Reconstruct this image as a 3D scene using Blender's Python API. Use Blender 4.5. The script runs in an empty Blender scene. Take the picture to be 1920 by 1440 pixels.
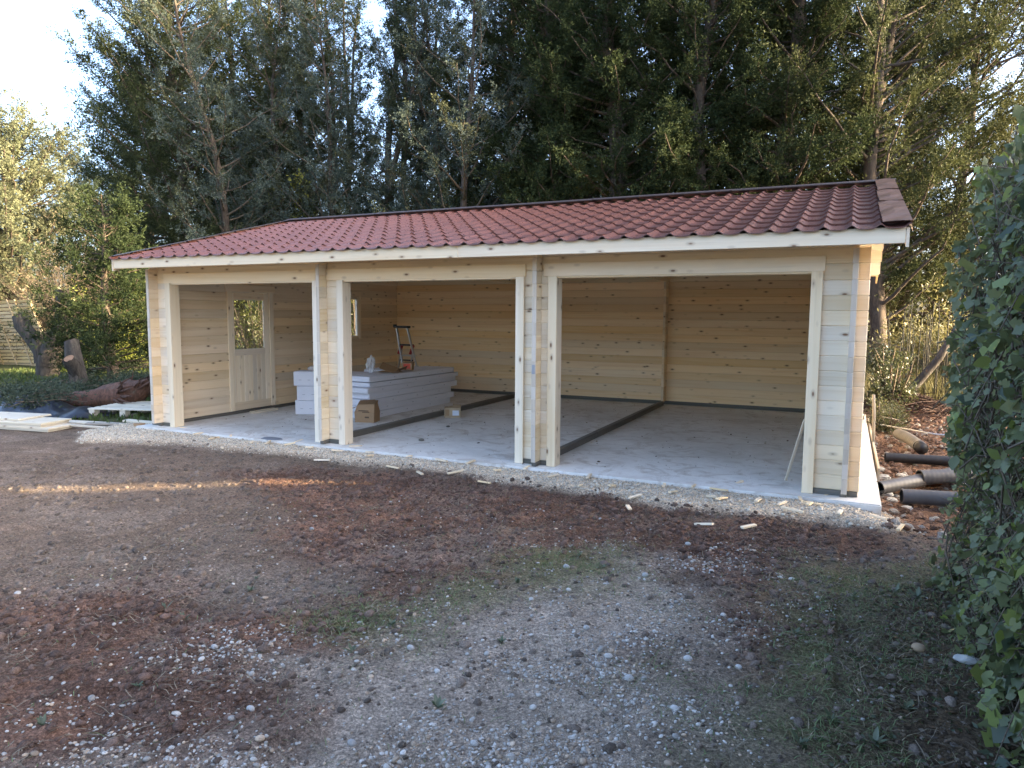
import bpy, bmesh, math, random
import numpy as np
from mathutils import Vector, Matrix

# ------------------------------------------------------------------ camera, sky, sun, exposure
SC = bpy.context.scene
COL = SC.collection
CAM = np.array([-0.0172, -6.8574, 1.6287])
YAW, PITCH, ROLL, FPX = 0.4401, 0.098, 0.0061, 1329.85
_F = np.array([-math.sin(YAW)*math.cos(PITCH), math.cos(YAW)*math.cos(PITCH), -math.sin(PITCH)])
_R = np.array([math.cos(YAW), math.sin(YAW), 0.0])
_U = np.cross(_R, _F)
_R2 = math.cos(ROLL)*_R + math.sin(ROLL)*_U
_U2 = -math.sin(ROLL)*_R + math.cos(ROLL)*_U
cam = bpy.data.objects.new('camera', bpy.data.cameras.new('camera'))
COL.objects.link(cam)
m = Matrix(((_R2[0], _U2[0], -_F[0], CAM[0]), (_R2[1], _U2[1], -_F[1], CAM[1]),
            (_R2[2], _U2[2], -_F[2], CAM[2]), (0, 0, 0, 1)))
cam.matrix_world = m
cam.data.sensor_width = 36.0
cam.data.lens = 36.0*FPX/1920.0
cam.data.clip_start = 0.05
cam.data.clip_end = 2000
SC.camera = cam

SUN_AZ, SUN_EL = math.radians(10.0), math.radians(12.0)      # measured from +X towards +Y
W = bpy.data.worlds.new('World'); SC.world = W; W.use_nodes = True
nt = W.node_tree; nt.nodes.clear()
out = nt.nodes.new('ShaderNodeOutputWorld'); bg = nt.nodes.new('ShaderNodeBackground')
sky = nt.nodes.new('ShaderNodeTexSky'); sky.sky_type = 'NISHITA'; sky.sun_disc = False
sky.sun_elevation = SUN_EL; sky.sun_rotation = math.radians(90.0) - SUN_AZ
sky.air_density = 0.6; sky.dust_density = 4.5; sky.ozone_density = 1.0
bg.inputs['Strength'].default_value = 0.15
nt.links.new(sky.outputs[0], bg.inputs[0]); nt.links.new(bg.outputs[0], out.inputs[0])
sd = bpy.data.lights.new('sun', 'SUN'); sd.energy = 2.7; sd.angle = math.radians(0.5); sd.color = (1.0, 0.76, 0.45)
sun = bpy.data.objects.new('sun', sd); COL.objects.link(sun)
sv = Vector((math.cos(SUN_EL)*math.cos(SUN_AZ), math.cos(SUN_EL)*math.sin(SUN_AZ), math.sin(SUN_EL)))
sun.rotation_euler = sv.to_track_quat('Z', 'Y').to_euler()
SC.view_settings.view_transform = 'Standard'; SC.view_settings.look = 'None'
SC.view_settings.gamma = 1.0; SC.view_settings.use_curve_mapping = False
SC.view_settings.exposure = 3.2
SC.render.engine = 'CYCLES'
SC.cycles.max_bounces = 12; SC.cycles.diffuse_bounces = 8; SC.cycles.transparent_max_bounces = 8

# ------------------------------------------------------------------ pixel helpers (direction only; distance from what is touched)
def ray(x, y): return _F + _R2*(x-960)/FPX - _U2*(y-720)/FPX
def on_z(x, y, z=-0.08):
    d = ray(x, y); return CAM + d*(z-CAM[2])/d[2]
def on_y(x, y, Y):
    d = ray(x, y); return CAM + d*(Y-CAM[1])/d[1]

# ------------------------------------------------------------------ object helpers
def put(o, parent=None):
    COL.objects.link(o)
    if parent is not None: o.parent = parent
    return o
def tag(o, label=None, cat=None, group=None, kind=None):
    if label: o['label'] = label
    if cat: o['category'] = cat
    if group: o['group'] = group
    if kind: o['kind'] = kind
    return o
def thing(name, label, cat, loc=(0, 0, 0), rz=0.0, group=None):
    o = bpy.data.objects.new(name, None); o.location = loc; o.rotation_euler = (0, 0, rz)
    o.empty_display_size = 0.1
    put(o); return tag(o, label, cat, group)
def mobj(name, me, mat=None, parent=None, loc=(0, 0, 0), rot=(0, 0, 0)):
    o = bpy.data.objects.new(name, me)
    if mat is not None and len(me.materials) == 0: me.materials.append(mat)
    o.location = loc; o.rotation_euler = rot
    return put(o, parent)
def mesh_np(name, V, F, smooth=False, col=None):
    """V (n,3); F (m,k) index array or list of arrays; col (n,3)"""
    V = np.asarray(V, np.float32)
    Fs = F if isinstance(F, list) else [F]
    loops = np.concatenate([np.asarray(f, np.int32).ravel() for f in Fs])
    sizes = np.concatenate([np.full(len(f), np.asarray(f).shape[1], np.int32) for f in Fs])
    starts = np.concatenate([[0], np.cumsum(sizes)[:-1]]).astype(np.int32)
    me = bpy.data.meshes.new(name)
    me.vertices.add(len(V)); me.vertices.foreach_set('co', V.ravel())
    me.loops.add(len(loops)); me.loops.foreach_set('vertex_index', loops)
    me.polygons.add(len(sizes)); me.polygons.foreach_set('loop_start', starts)
    me.polygons.foreach_set('loop_total', sizes)
    if smooth: me.polygons.foreach_set('use_smooth', np.ones(len(sizes), bool))
    me.update(calc_edges=True)
    if col is not None:
        a = me.color_attributes.new('Col', 'FLOAT_COLOR', 'POINT')
        c = np.ones((len(V), 4), np.float32); c[:, :3] = col
        a.data.foreach_set('color', c.ravel())
    return me
_box = {}
def box_mesh(sx, sy, sz, bev=0.003, key=''):
    k = (round(sx, 4), round(sy, 4), round(sz, 4), bev, key)
    if k in _box: return _box[k]
    bm = bmesh.new(); bmesh.ops.create_cube(bm, size=1.0)
    for v in bm.verts: v.co = Vector((v.co.x*sx, v.co.y*sy, v.co.z*sz))
    if bev: bmesh.ops.bevel(bm, geom=list(bm.edges), offset=min(bev, .45*min(sx, sy, sz)), segments=1, affect='EDGES')
    me = bpy.data.meshes.new('box'); bm.to_mesh(me); bm.free(); _box[k] = me
    return me
def box(name, lo, hi, mat, parent=None, bev=0.003, rot=(0, 0, 0)):
    lo = np.array(lo, float); hi = np.array(hi, float); s = hi-lo; c = (lo+hi)/2
    return mobj(name, box_mesh(s[0], s[1], s[2], bev, mat.name), mat, parent, tuple(c), rot)
def bm_obj(name, bm, mat, parent=None, loc=(0, 0, 0), rot=(0, 0, 0), smooth=False):
    me = bpy.data.meshes.new(name); bm.to_mesh(me); bm.free()
    if smooth:
        for p in me.polygons: p.use_smooth = True
    return mobj(name, me, mat, parent, loc, rot)
def tubes(paths, sides=6, cap=True):
    """paths: list of (pts (n,3), radii (n,)) -> V, F(quads)"""
    VV = []; FF = []; b = 0
    for pts, rad in paths:
        pts = np.asarray(pts, float); rad = np.broadcast_to(np.asarray(rad, float), (len(pts),))
        t = np.gradient(pts, axis=0); t /= np.linalg.norm(t, axis=1)[:, None]+1e-9
        ref = np.array([0, 0, 1.0]) if abs(t[:, 2]).mean() < .9 else np.array([1.0, 0, 0])
        u = np.cross(t, ref); u /= np.linalg.norm(u, axis=1)[:, None]+1e-9; w = np.cross(t, u)
        a = np.linspace(0, 2*math.pi, sides, endpoint=False)
        ring = pts[:, None, :] + rad[:, None, None]*(np.cos(a)[None, :, None]*u[:, None, :] + np.sin(a)[None, :, None]*w[:, None, :])
        n = len(pts); VV.append(ring.reshape(-1, 3))
        i = np.arange(n-1)[:, None]*sides; j = np.arange(sides)[None, :]; k = (j+1) % sides
        FF.append((b+np.stack([i+j, i+k, i+sides+k, i+sides+j], -1)).reshape(-1, 4)); b += n*sides
    return np.concatenate(VV), np.concatenate(FF)
def tube_obj(name, paths, mat, parent=None, sides=8, loc=(0, 0, 0), caps=True):
    V, F = tubes(paths, sides)
    me = mesh_np(name, V, F, True)
    if caps:
        bm = bmesh.new(); bm.from_mesh(me)
        bmesh.ops.holes_fill(bm, edges=[e for e in bm.edges if e.is_boundary], sides=sides+1)
        bmesh.ops.recalc_face_normals(bm, faces=list(bm.faces))
        bm.to_mesh(me); bm.free()
    return mobj(name, me, mat, parent, loc)

# value noise
def _lattice(seed): return np.random.default_rng(seed).random((257, 257)).astype(np.float32)
_lat = {}
def vnoise(x, y, seed=0):
    if seed not in _lat: _lat[seed] = _lattice(seed)
    L = _lat[seed]; xi = np.floor(x).astype(int); yi = np.floor(y).astype(int); fx = x-xi; fy = y-yi
    fx = fx*fx*(3-2*fx); fy = fy*fy*(3-2*fy); a = xi & 255; b = yi & 255
    return (L[a, b]*(1-fx)+L[a+1, b]*fx)*(1-fy)+(L[a, b+1]*(1-fx)+L[a+1, b+1]*fx)*fy
def fbm(x, y, seed=0, octv=4, gain=.5):
    s = 0; a = 1; t = 0
    for i in range(octv):
        s = s+a*vnoise(x*2**i+i*17.3, y*2**i+i*9.1, seed+i); t += a; a *= gain
    return s/t

# ------------------------------------------------------------------ materials
def mat_new(name):
    m = bpy.data.materials.new(name); m.use_nodes = True
    b = m.node_tree.nodes['Principled BSDF']; return m, m.node_tree, b
def N(t, typ, **kw):
    n = t.nodes.new(typ)
    for k, v in kw.items():
        if k in n.inputs: n.inputs[k].default_value = v
        else: setattr(n, k, v)
    return n
def ramp(t, src, stops):
    r = t.nodes.new('ShaderNodeValToRGB'); e = r.color_ramp.elements
    while len(e) < len(stops): e.new(0.5)
    for i, (p, c) in enumerate(stops):
        e[i].position = p; e[i].color = (c[0], c[1], c[2], 1) if not np.isscalar(c) else (c, c, c, 1)
    t.links.new(src, r.inputs[0]); return r.outputs[0]
def mix(t, fac, a, b, mode='MIX'):
    n = t.nodes.new('ShaderNodeMix'); n.data_type = 'RGBA'; n.blend_type = mode
    for s, v in ((0, fac), (6, a), (7, b)):
        if isinstance(v, bpy.types.NodeSocket): t.links.new(v, n.inputs[s])
        else: n.inputs[s].default_value = v if s == 0 else (v[0], v[1], v[2], 1)
    return n.outputs[2]
def coords(t, scale=(1, 1, 1), rnd=True, kind='Object'):
    tc = t.nodes.new('ShaderNodeTexCoord'); mp = t.nodes.new('ShaderNodeMapping')
    mp.inputs['Scale'].default_value = scale; src = tc.outputs[kind]
    if rnd:
        oi = t.nodes.new('ShaderNodeObjectInfo'); mu = t.nodes.new('ShaderNodeVectorMath'); mu.operation = 'SCALE'
        mu.inputs[0].default_value = (31.7, 17.3, 23.9); t.links.new(oi.outputs['Random'], mu.inputs['Scale'])
        ad = t.nodes.new('ShaderNodeVectorMath'); t.links.new(src, ad.inputs[0]); t.links.new(mu.outputs[0], ad.inputs[1]); src = ad.outputs[0]
    t.links.new(src, mp.inputs[0]); return mp.outputs[0]
def noise(t, vec, scale=1.0, detail=4, rough=.55, dist=0.0):
    n = N(t, 'ShaderNodeTexNoise', Scale=scale, Detail=detail, Roughness=rough, Distortion=dist)
    t.links.new(vec, n.inputs['Vector']); return n.outputs[0]
def bump(t, b, h, strength=.3, dist=.005):
    n = N(t, 'ShaderNodeBump', Strength=strength, Distance=dist); t.links.new(h, n.inputs['Height']); t.links.new(n.outputs[0], b.inputs['Normal'])
def simple(name, col, rough=.6, metal=0.0, var=.12, nscale=8.0, bmp=.0, spec=None):
    m, t, b = mat_new(name); v = coords(t)
    n = noise(t, v, nscale, 5, .6)
    c = ramp(t, n, [(.25, tuple(x*(1-var) for x in col)), (.75, tuple(min(1, x*(1+var)) for x in col))])
    t.links.new(c, b.inputs['Base Color']); b.inputs['Roughness'].default_value = rough; b.inputs['Metallic'].default_value = metal
    if bmp: bump(t, b, n, bmp, .01)
    if spec is not None: b.inputs['Specular IOR Level'].default_value = spec
    return m
def wood(name, axis, light=(.80, .69, .50), dark=(.69, .54, .34), knots=True, rough=.62, hv=.16):
    m, t, b = mat_new(name)
    def sc(al, ac): s = [ac]*3; s[axis] = al; return tuple(s)
    v = coords(t, sc(.45, 13.0)); g = noise(t, v, 1.0, 6, .62, .6)
    c = ramp(t, g, [(.30, dark), (.52, light), (.80, tuple(min(1, x*1.05) for x in light))])
    v2 = coords(t, sc(1.1, 1.9)); g2 = noise(t, v2, 1.0, 2, .5)
    c = mix(t, ramp(t, g2, [(.35, .0), (.75, .55)]), c, tuple(np.array(dark)*1.12))
    v4 = coords(t, sc(.9, 42.0)); g4 = noise(t, v4, 1.0, 4, .6)
    c = mix(t, ramp(t, g4, [(.60, 0.0), (.74, .35)]), c, tuple(np.array(dark)*.72))
    oi = t.nodes.new('ShaderNodeObjectInfo')
    hs = t.nodes.new('ShaderNodeHueSaturation')
    mr = N(t, 'ShaderNodeMapRange'); mr.inputs[3].default_value = 1-hv; mr.inputs[4].default_value = 1+hv*.6
    t.links.new(oi.outputs['Random'], mr.inputs[0]); t.links.new(mr.outputs[0], hs.inputs['Value'])
    mw = t.nodes.new('ShaderNodeMath'); mw.operation = 'MULTIPLY'; mw.inputs[1].default_value = 7.31; t.links.new(oi.outputs['Random'], mw.inputs[0])
    fr = t.nodes.new('ShaderNodeMath'); fr.operation = 'FRACT'; t.links.new(mw.outputs[0], fr.inputs[0])
    ms = N(t, 'ShaderNodeMapRange'); ms.inputs[3].default_value = .82; ms.inputs[4].default_value = 1.16
    t.links.new(fr.outputs[0], ms.inputs[0]); t.links.new(ms.outputs[0], hs.inputs['Saturation'])
    t.links.new(c, hs.inputs['Color']); c = hs.outputs[0]
    if knots:
        v3 = coords(t, sc(4.2, 9.5)); vo = N(t, 'ShaderNodeTexVoronoi', Scale=1.0, Randomness=1.0); t.links.new(v3, vo.inputs['Vector'])
        k = ramp(t, vo.outputs['Distance'], [(.0, 1.0), (.075, .9), (.12, .3), (.24, .0)])
        c = mix(t, k, c, (.17, .085, .04))
    t.links.new(c, b.inputs['Base Color']); b.inputs['Roughness'].default_value = rough
    b.inputs['Specular IOR Level'].default_value = .3
    bump(t, b, g, .25, .003)
    return m
WX, WY, WZ = wood('spruce_x', 0), wood('spruce_y', 1), wood('spruce_z', 2)
FX = wood('pale_spruce_x', 0, (.84, .735, .575), (.75, .615, .43))
HX, HY = wood('warm_lit_spruce_x', 0, (.89, .68, .42), (.79, .54, .29)), wood('warm_lit_spruce_y', 1, (.82, .67, .47), (.71, .53, .33))  # same spruce as outside; warm bounced light is put into the colour
ENDG = wood('spruce_end', 2, (.66, .58, .48), (.52, .44, .35), False, .7, .06)
TRIM_Z = wood('trim_z', 2, (.85, .74, .57), (.76, .62, .43)); TRIM_X = wood('trim_x', 0, (.86, .72, .52), (.77, .60, .39)); TRIM_Y = wood('trim_y', 1, (.83, .70, .53), (.72, .57, .39))
PALE_X = wood('pale_board_x', 0, (.72, .66, .54), (.58, .5, .38)); PALE_Y = wood('pale_board_y', 1, (.72, .66, .54), (.58, .5, .38))
GREYW_X = wood('weathered_x', 0, (.42, .38, .32), (.27, .24, .2)); GREYW_Y = wood('weathered_y', 1, (.46, .41, .34), (.3, .26, .21)); GREYW_Z = wood('weathered_z', 2, (.42, .38, .32), (.27, .24, .2))
SOLE_X = wood('sole_x', 0, (.15, .145, .125), (.08, .08, .07), False); SOLE_Y = wood('sole_y', 1, (.16, .15, .13), (.09, .085, .075), False)
PANEL_X = wood('panel_x', 0, (.7, .55, .33), (.55, .4, .22)); PANEL_Z = wood('panel_z', 2, (.7, .55, .33), (.55, .4, .22))

def concrete_mat(name, base=(.74, .73, .70)):
    m, t, b = mat_new(name); v = coords(t, rnd=False)
    n1 = noise(t, v, .9, 6, .6, .4); n2 = noise(t, v, 9, 5, .65); n3 = noise(t, coords(t, (22, 5, 5), False), 1.0, 4, .7)
    c = ramp(t, n1, [(.28, tuple(np.array(base)*.70*np.array([1.02, .98, .92]))), (.5, tuple(np.array(base)*.95)), (.72, tuple(np.array(base)*1.12))])
    c = mix(t, ramp(t, n2, [(.3, .0), (.8, .6)]), c, tuple(np.array(base)*.8))
    c = mix(t, ramp(t, n3, [(.66, 0.0), (.74, .55)]), c, tuple(np.array(base)*.42))
    n4 = noise(t, v, 2.6, 6, .7, 1.5); c = mix(t, ramp(t, n4, [(.50, 0.0), (.66, .62)]), c, (.38, .325, .27))
    n5 = noise(t, v, 60, 3, .6); c = mix(t, ramp(t, n5, [(.64, 0.0), (.72, .6)]), c, (.2, .18, .16))
    t.links.new(c, b.inputs['Base Color']); b.inputs['Roughness'].default_value = .85
    bump(t, b, n2, .25, .006); return m
CONC = concrete_mat('concrete')

def roof_mat():
    m, t, b = mat_new('painted_steel'); v = coords(t)
    n1 = noise(t, v, 2.2, 5, .6); n2 = noise(t, coords(t, (2.5, 9, 3)), 2.0, 6, .7, 1.2); n3 = noise(t, coords(t, (1, 1, 1)), 30, 3, .6)
    c = ramp(t, n1, [(.3, (.088, .035, .027)), (.7, (.118, .049, .038))])
    sc = ramp(t, n2, [(.62, 0.0), (.78, .5)])
    c = mix(t, sc, c, (.24, .185, .17))
    t.links.new(c, b.inputs['Base Color'])
    r = ramp(t, n3, [(.3, .24), (.7, .42)]); t.links.new(r, b.inputs['Roughness'])
    b.inputs['Specular IOR Level'].default_value = .5
    return m
ROOF = roof_mat()
FLASH = simple('brown_flashing', (.16, .085, .06), .3, .35, .25, 5.0, .15)
DARKM = simple('dark_flashing', (.05, .032, .028), .45, .2)
def foliage_mat(name, trans=.35, gloss=.03, rough=.6):
    m, t, b = mat_new(name); t.nodes.remove(b); o = [n for n in t.nodes if n.type == 'OUTPUT_MATERIAL'][0]
    at = t.nodes.new('ShaderNodeVertexColor'); at.layer_name = 'Col'
    d = t.nodes.new('ShaderNodeBsdfPrincipled'); d.inputs['Roughness'].default_value = rough; d.inputs['Specular IOR Level'].default_value = gloss*8
    tr = t.nodes.new('ShaderNodeBsdfTranslucent'); mx = t.nodes.new('ShaderNodeMixShader'); mx.inputs[0].default_value = trans
    hs = N(t, 'ShaderNodeHueSaturation'); hs.inputs['Hue'].default_value = .485; hs.inputs['Value'].default_value = 1.5
    t.links.new(at.outputs[0], d.inputs['Base Color']); t.links.new(at.outputs[0], hs.inputs['Color']); t.links.new(hs.outputs[0], tr.inputs['Color'])
    t.links.new(d.outputs[0], mx.inputs[1]); t.links.new(tr.outputs[0], mx.inputs[2]); t.links.new(mx.outputs[0], o.inputs[0]); return m
LEAF = foliage_mat('conifer_foliage', .25, .012); BROAD = foliage_mat('broad_leaf', .3, .06, .42); GRASSM = foliage_mat('grass_blade', .25)
def vcol_mat(name, rough=.9, nscale=60, amt=.35, bmp=.3):
    m, t, b = mat_new(name); at = t.nodes.new('ShaderNodeVertexColor'); at.layer_name = 'Col'
    v = coords(t, rnd=False); n = noise(t, v, nscale, 5, .65)
    c = mix(t, 1.0, at.outputs[0], ramp(t, n, [(.2, 1-amt), (.8, 1+amt)]), 'MULTIPLY')
    t.links.new(c, b.inputs['Base Color']); b.inputs['Roughness'].default_value = rough; b.inputs['Specular IOR Level'].default_value = .25
    bump(t, b, n, bmp, .01); return m
STONE = vcol_mat('stone', .8, 40, .25, .15); SOILC = vcol_mat('soil_clod', .95, 45, .4, .6); STRAW = vcol_mat('straw', .8, 5, .1, .0)
def bark_mat(name, a, bb):
    m, t, b = mat_new(name); n = noise(t, coords(t, (9, 9, 1.6)), 1.6, 6, .7); n2 = noise(t, coords(t), 6, 4)
    c = ramp(t, n, [(.32, a), (.68, bb)])
    c = mix(t, ramp(t, n2, [(.6, 0.0), (.75, .4)]), c, (.16, .17, .13))
    t.links.new(c, b.inputs['Base Color']); b.inputs['Roughness'].default_value = .9; bump(t, b, n, .8, .03); return m
BARK = bark_mat('bark', (.035, .026, .02), (.12, .092, .07)); BARKD = bark_mat('dark_bark', (.02, .017, .015), (.085, .072, .06)); TWIG = bark_mat('twig', (.07, .055, .04), (.16, .125, .09))

# ------------------------------------------------------------------ ground zones (world polygons from pixels on the ground plane)
def poly(px): return np.array([on_z(x, y)[:2] for x, y in px])
Z_APRON = poly([(150, 812), (230, 800), (290, 795), (340, 800), (640, 834), (1000, 868), (1400, 915), (1652, 950), (1712, 985), (1640, 993), (1500, 977), (1400, 970), (1230, 948), (1100, 924), (1000, 909), (850, 888), (640, 868), (540, 852), (450, 846), (350, 836), (250, 833), (160, 832)])
Z_RED1 = poly([(430, 890), (560, 872), (700, 885), (1000, 915), (1200, 955), (1450, 975), (1700, 1000), (1730, 1040), (1560, 1065), (1490, 1110), (1480, 1210), (1400, 1260), (1330, 1250), (1370, 1130), (1300, 1050), (1150, 1035), (1000, 1015), (860, 1090), (650, 1160), (600, 1050), (480, 950)])
Z_RED2 = poly([(-60, 1120), (300, 1085), (520, 1130), (650, 1170), (600, 1220), (480, 1230), (560, 1300), (500, 1350), (300, 1400), (-60, 1440)])
Z_GREEN = poly([(1150, 1035), (1050, 1028), (900, 1060), (720, 1110), (600, 1165), (620, 1212), (760, 1190), (900, 1130), (1080, 1112), (1150, 1070)])
Z_GREEN2 = poly([(1480, 1110), (1560, 1062), (1740, 1045), (1790, 1120), (1900, 1440), (1900, 1600), (1350, 1600), (1360, 1440), (1330, 1270), (1440, 1225)])
Z_GRAV = poly([(1150, 1065), (1320, 1040), (1390, 1130), (1340, 1240), (1330, 1300), (1380, 1440), (1380, 1700), (60, 1700), (60, 1440), (330, 1365), (500, 1300), (460, 1225), (620, 1222), (760, 1190), (950, 1120)])
Z_LITTER = np.array([[.15, -2.2], [.9, -1.2], [2.5, -1.2], [2.5, -9], [.1, -9], [.15, -3.6]])
Z_LAWN = np.array([[-9.9, .35], [-13, -.2], [-17, -3.0], [-40, -10], [-60, 30], [-9.3, 30], [-9.3, 1.5]])
Z_SIDE = np.array([[.2, -.15], [.75, -.45], [4, -.6], [4, 7.5], [.2, 7.5]])
def sdist(P, x, y):
    """signed distance, positive inside"""
    d = np.full(x.shape, 1e9); ins = np.zeros(x.shape, bool); n = len(P)
    for i in range(n):
        ax, ay = P[i]; bx, by = P[(i+1) % n]; ex, ey = bx-ax, by-ay
        t = np.clip(((x-ax)*ex+(y-ay)*ey)/(ex*ex+ey*ey+1e-12), 0, 1)
        d = np.minimum(d, (x-ax-t*ex)**2+(y-ay-t*ey)**2)
        c = (ay > y) != (by > y)
        ins ^= c & (x < (bx-ax)*(y-ay)/(by-ay+1e-12)+ax)
    d = np.sqrt(d); return np.where(ins, d, -d)
def zone(P, x, y, soft=.12, wob=.25, seed=3):
    s = sdist(P, x, y)+wob*2*(fbm(x*2.1, y*2.1, seed, 4)-.5)
    t = np.clip(s/soft*.5+.5, 0, 1); return t*t*(3-2*t)
def zones(x, y):
    r = np.maximum(zone(Z_RED1, x, y, .35, .5, 5), zone(Z_RED2, x, y, .35, .5, 8))
    g = np.maximum(zone(Z_GREEN, x, y, .4, .5, 11), zone(Z_GREEN2, x, y, .5, .55, 13))
    return dict(apron=zone(Z_APRON, x, y, .1, .13, 2), red=r, green=g, gravel=zone(Z_GRAV, x, y, .75, .75, 17), litter=zone(Z_LITTER, x, y, .3, .3, 19),
                lawn=zone(Z_LAWN, x, y, .6, .5, 23), side=zone(Z_SIDE, x, y, .25, .2, 29))
def gheight(x, y, z=None):
    z = z or zones(x, y)
    amp = .012+.05*z['red']+.010*z['gravel']+.02*z['green']+.03*z['side']
    amp = amp*(1-.85*z['apron'])
    n = fbm(x*1.3, y*1.3, 41, 3)-.5; n2 = fbm(x*5.5, y*5.5, 47, 4)-.5; n3 = fbm(x*17, y*17, 53, 3)-.5
    rg = 1-np.abs(2*fbm(x*2.3+3, y*2.9, 59, 3)-1)
    h = -.085+.06*n*(1-z['apron'])+amp*(n2*.9+n3*.6)+.012*z['apron']*n3+.058*z['apron']+(.05*z['red']+.012)*(rg-.8)*(1-z['apron'])
    h = h-.07*z['side']*np.clip(1.2-abs(x-.6), 0, 1)
    return h

def build_ground():
    xs = np.concatenate([[-400, -200, -120, -80, -55], np.arange(-42, -10, .4), np.arange(-10, -5.6, .06), np.arange(-5.6, 1.2, .024), np.arange(1.2, 3, .08), np.arange(3, 12, .5), [13, 16, 20, 30, 50, 90, 150, 400]])
    ys = np.concatenate([[-400, -150, -60, -30, -15, -10, -8, -7], np.arange(-6.4, -5.2, .1), np.arange(-5.2, -2.6, .022), np.arange(-2.6, .2, .032), np.arange(.2, 3, .07), np.arange(3, 16, .3), np.arange(16, 40, 1.5), [45, 60, 90, 150, 400]])
    X, Y = np.meshgrid(xs, ys, indexing='ij'); X = X.ravel(); Y = Y.ravel()
    z = zones(X, Y); H = gheight(X, Y, z)
    under = (X > -9.2) & (X < .30) & (Y > 0.0) & (Y < 6.2); H = np.where(under, -.16, H)
    far = np.clip((np.hypot(X+4, Y)-45)/60, 0, 1); H = H-.3*far
    n = fbm(X*.9, Y*.9, 61, 4); n2 = fbm(X*6, Y*6, 67, 4); n3 = fbm(X*23, Y*23, 71, 3)
    base = np.array([.185, .150, .127])[None]*(0.66+.6*n[:, None])
    def lay(c, w, col, vary=.35):
        w = w[:, None]; return c*(1-w)+np.array(col)[None]*(1-vary/2+vary*n2[:, None]*1.2)*w
    c = lay(base, np.clip((n2-.45)*3, 0, .5), (.105, .088, .072))
    c = lay(c, z['gravel']*.9, (.37, .345, .32)); c = lay(c, z['red']*.95, (.118, .074, .058), .8)
    pr = np.clip((fbm(X*2.7, Y*2.7, 79, 3)-.55)*6, 0, .7)*z['red']; c = lay(c, pr, (.215, .135, .105))
    ash = np.clip((fbm(X*1.9+4, Y*1.9, 83, 4)-.58)*6, 0, .55)*(1-z['green']); c = lay(c, ash*.6, (.27, .245, .225))
    c = lay(c, z['green']*.75*np.clip(.4+n2, 0, 1), (.105, .122, .058)); c = lay(c, z['litter']*.8, (.085, .068, .05))
    c = lay(c, z['side']*.9, (.19, .12, .085), .6); c = lay(c, z['lawn']*.9, (.065, .085, .032)); c = lay(c, z['apron']*.92, (.62, .57, .48), .35)
    farm = np.clip((np.hypot(X+4, Y-2)-20)/20, 0, 1); c = lay(c, farm*.9*(1-z['lawn']), (.16, .16, .07))
    c = c*(0.7+.6*n3[:, None])*np.array([1.16, 1.04, .92])[None]
    nx, ny = len(xs), len(ys); i = np.arange(nx-1)[:, None]*ny; j = np.arange(ny-1)[None, :]
    F = np.stack([i+j, i+ny+j, i+ny+j+1, i+j+1], -1).reshape(-1, 4)
    m, t, b = mat_new('ground'); at = t.nodes.new('ShaderNodeVertexColor'); at.layer_name = 'Col'
    v = coords(t, rnd=False); a1 = noise(t, v, 55, 8, .75); a2 = noise(t, v, 170, 4, .75)
    cc = mix(t, 1.0, at.outputs[0], ramp(t, a1, [(.30, .22), (.5, .9), (.70, 2.1)]), 'MULTIPLY')
    cc = mix(t, 1.0, cc, ramp(t, a2, [(.3, .5), (.7, 1.55)]), 'MULTIPLY')
    t.links.new(cc, b.inputs['Base Color']); b.inputs['Roughness'].default_value = .95; b.inputs['Specular IOR Level'].default_value = .15
    bump(t, b, a1, 1.0, .03)
    o = mobj('ground', mesh_np('ground', np.stack([X, Y, H], 1), F, True, c), m); tag(o, kind='structure')
build_ground()
def gz(x, y): return float(gheight(np.array([x], float), np.array([y], float))[0])

# slab
SLX0, SLX1, SLY0, SLY1 = -9.20, .325, -.05, 6.35
def build_slab():
    bm = bmesh.new(); bmesh.ops.create_cube(bm, size=1.0)
    for v in bm.verts: v.co = Vector(((SLX0+SLX1)/2+v.co.x*(SLX1-SLX0), (SLY0+SLY1)/2+v.co.y*(SLY1-SLY0), -.125+v.co.z*.25))
    bmesh.ops.bevel(bm, geom=list(bm.edges), offset=.012, segments=2, affect='EDGES')
    o = bm_obj('concrete_slab', bm, CONC); tag(o, kind='structure')
build_slab()

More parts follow.
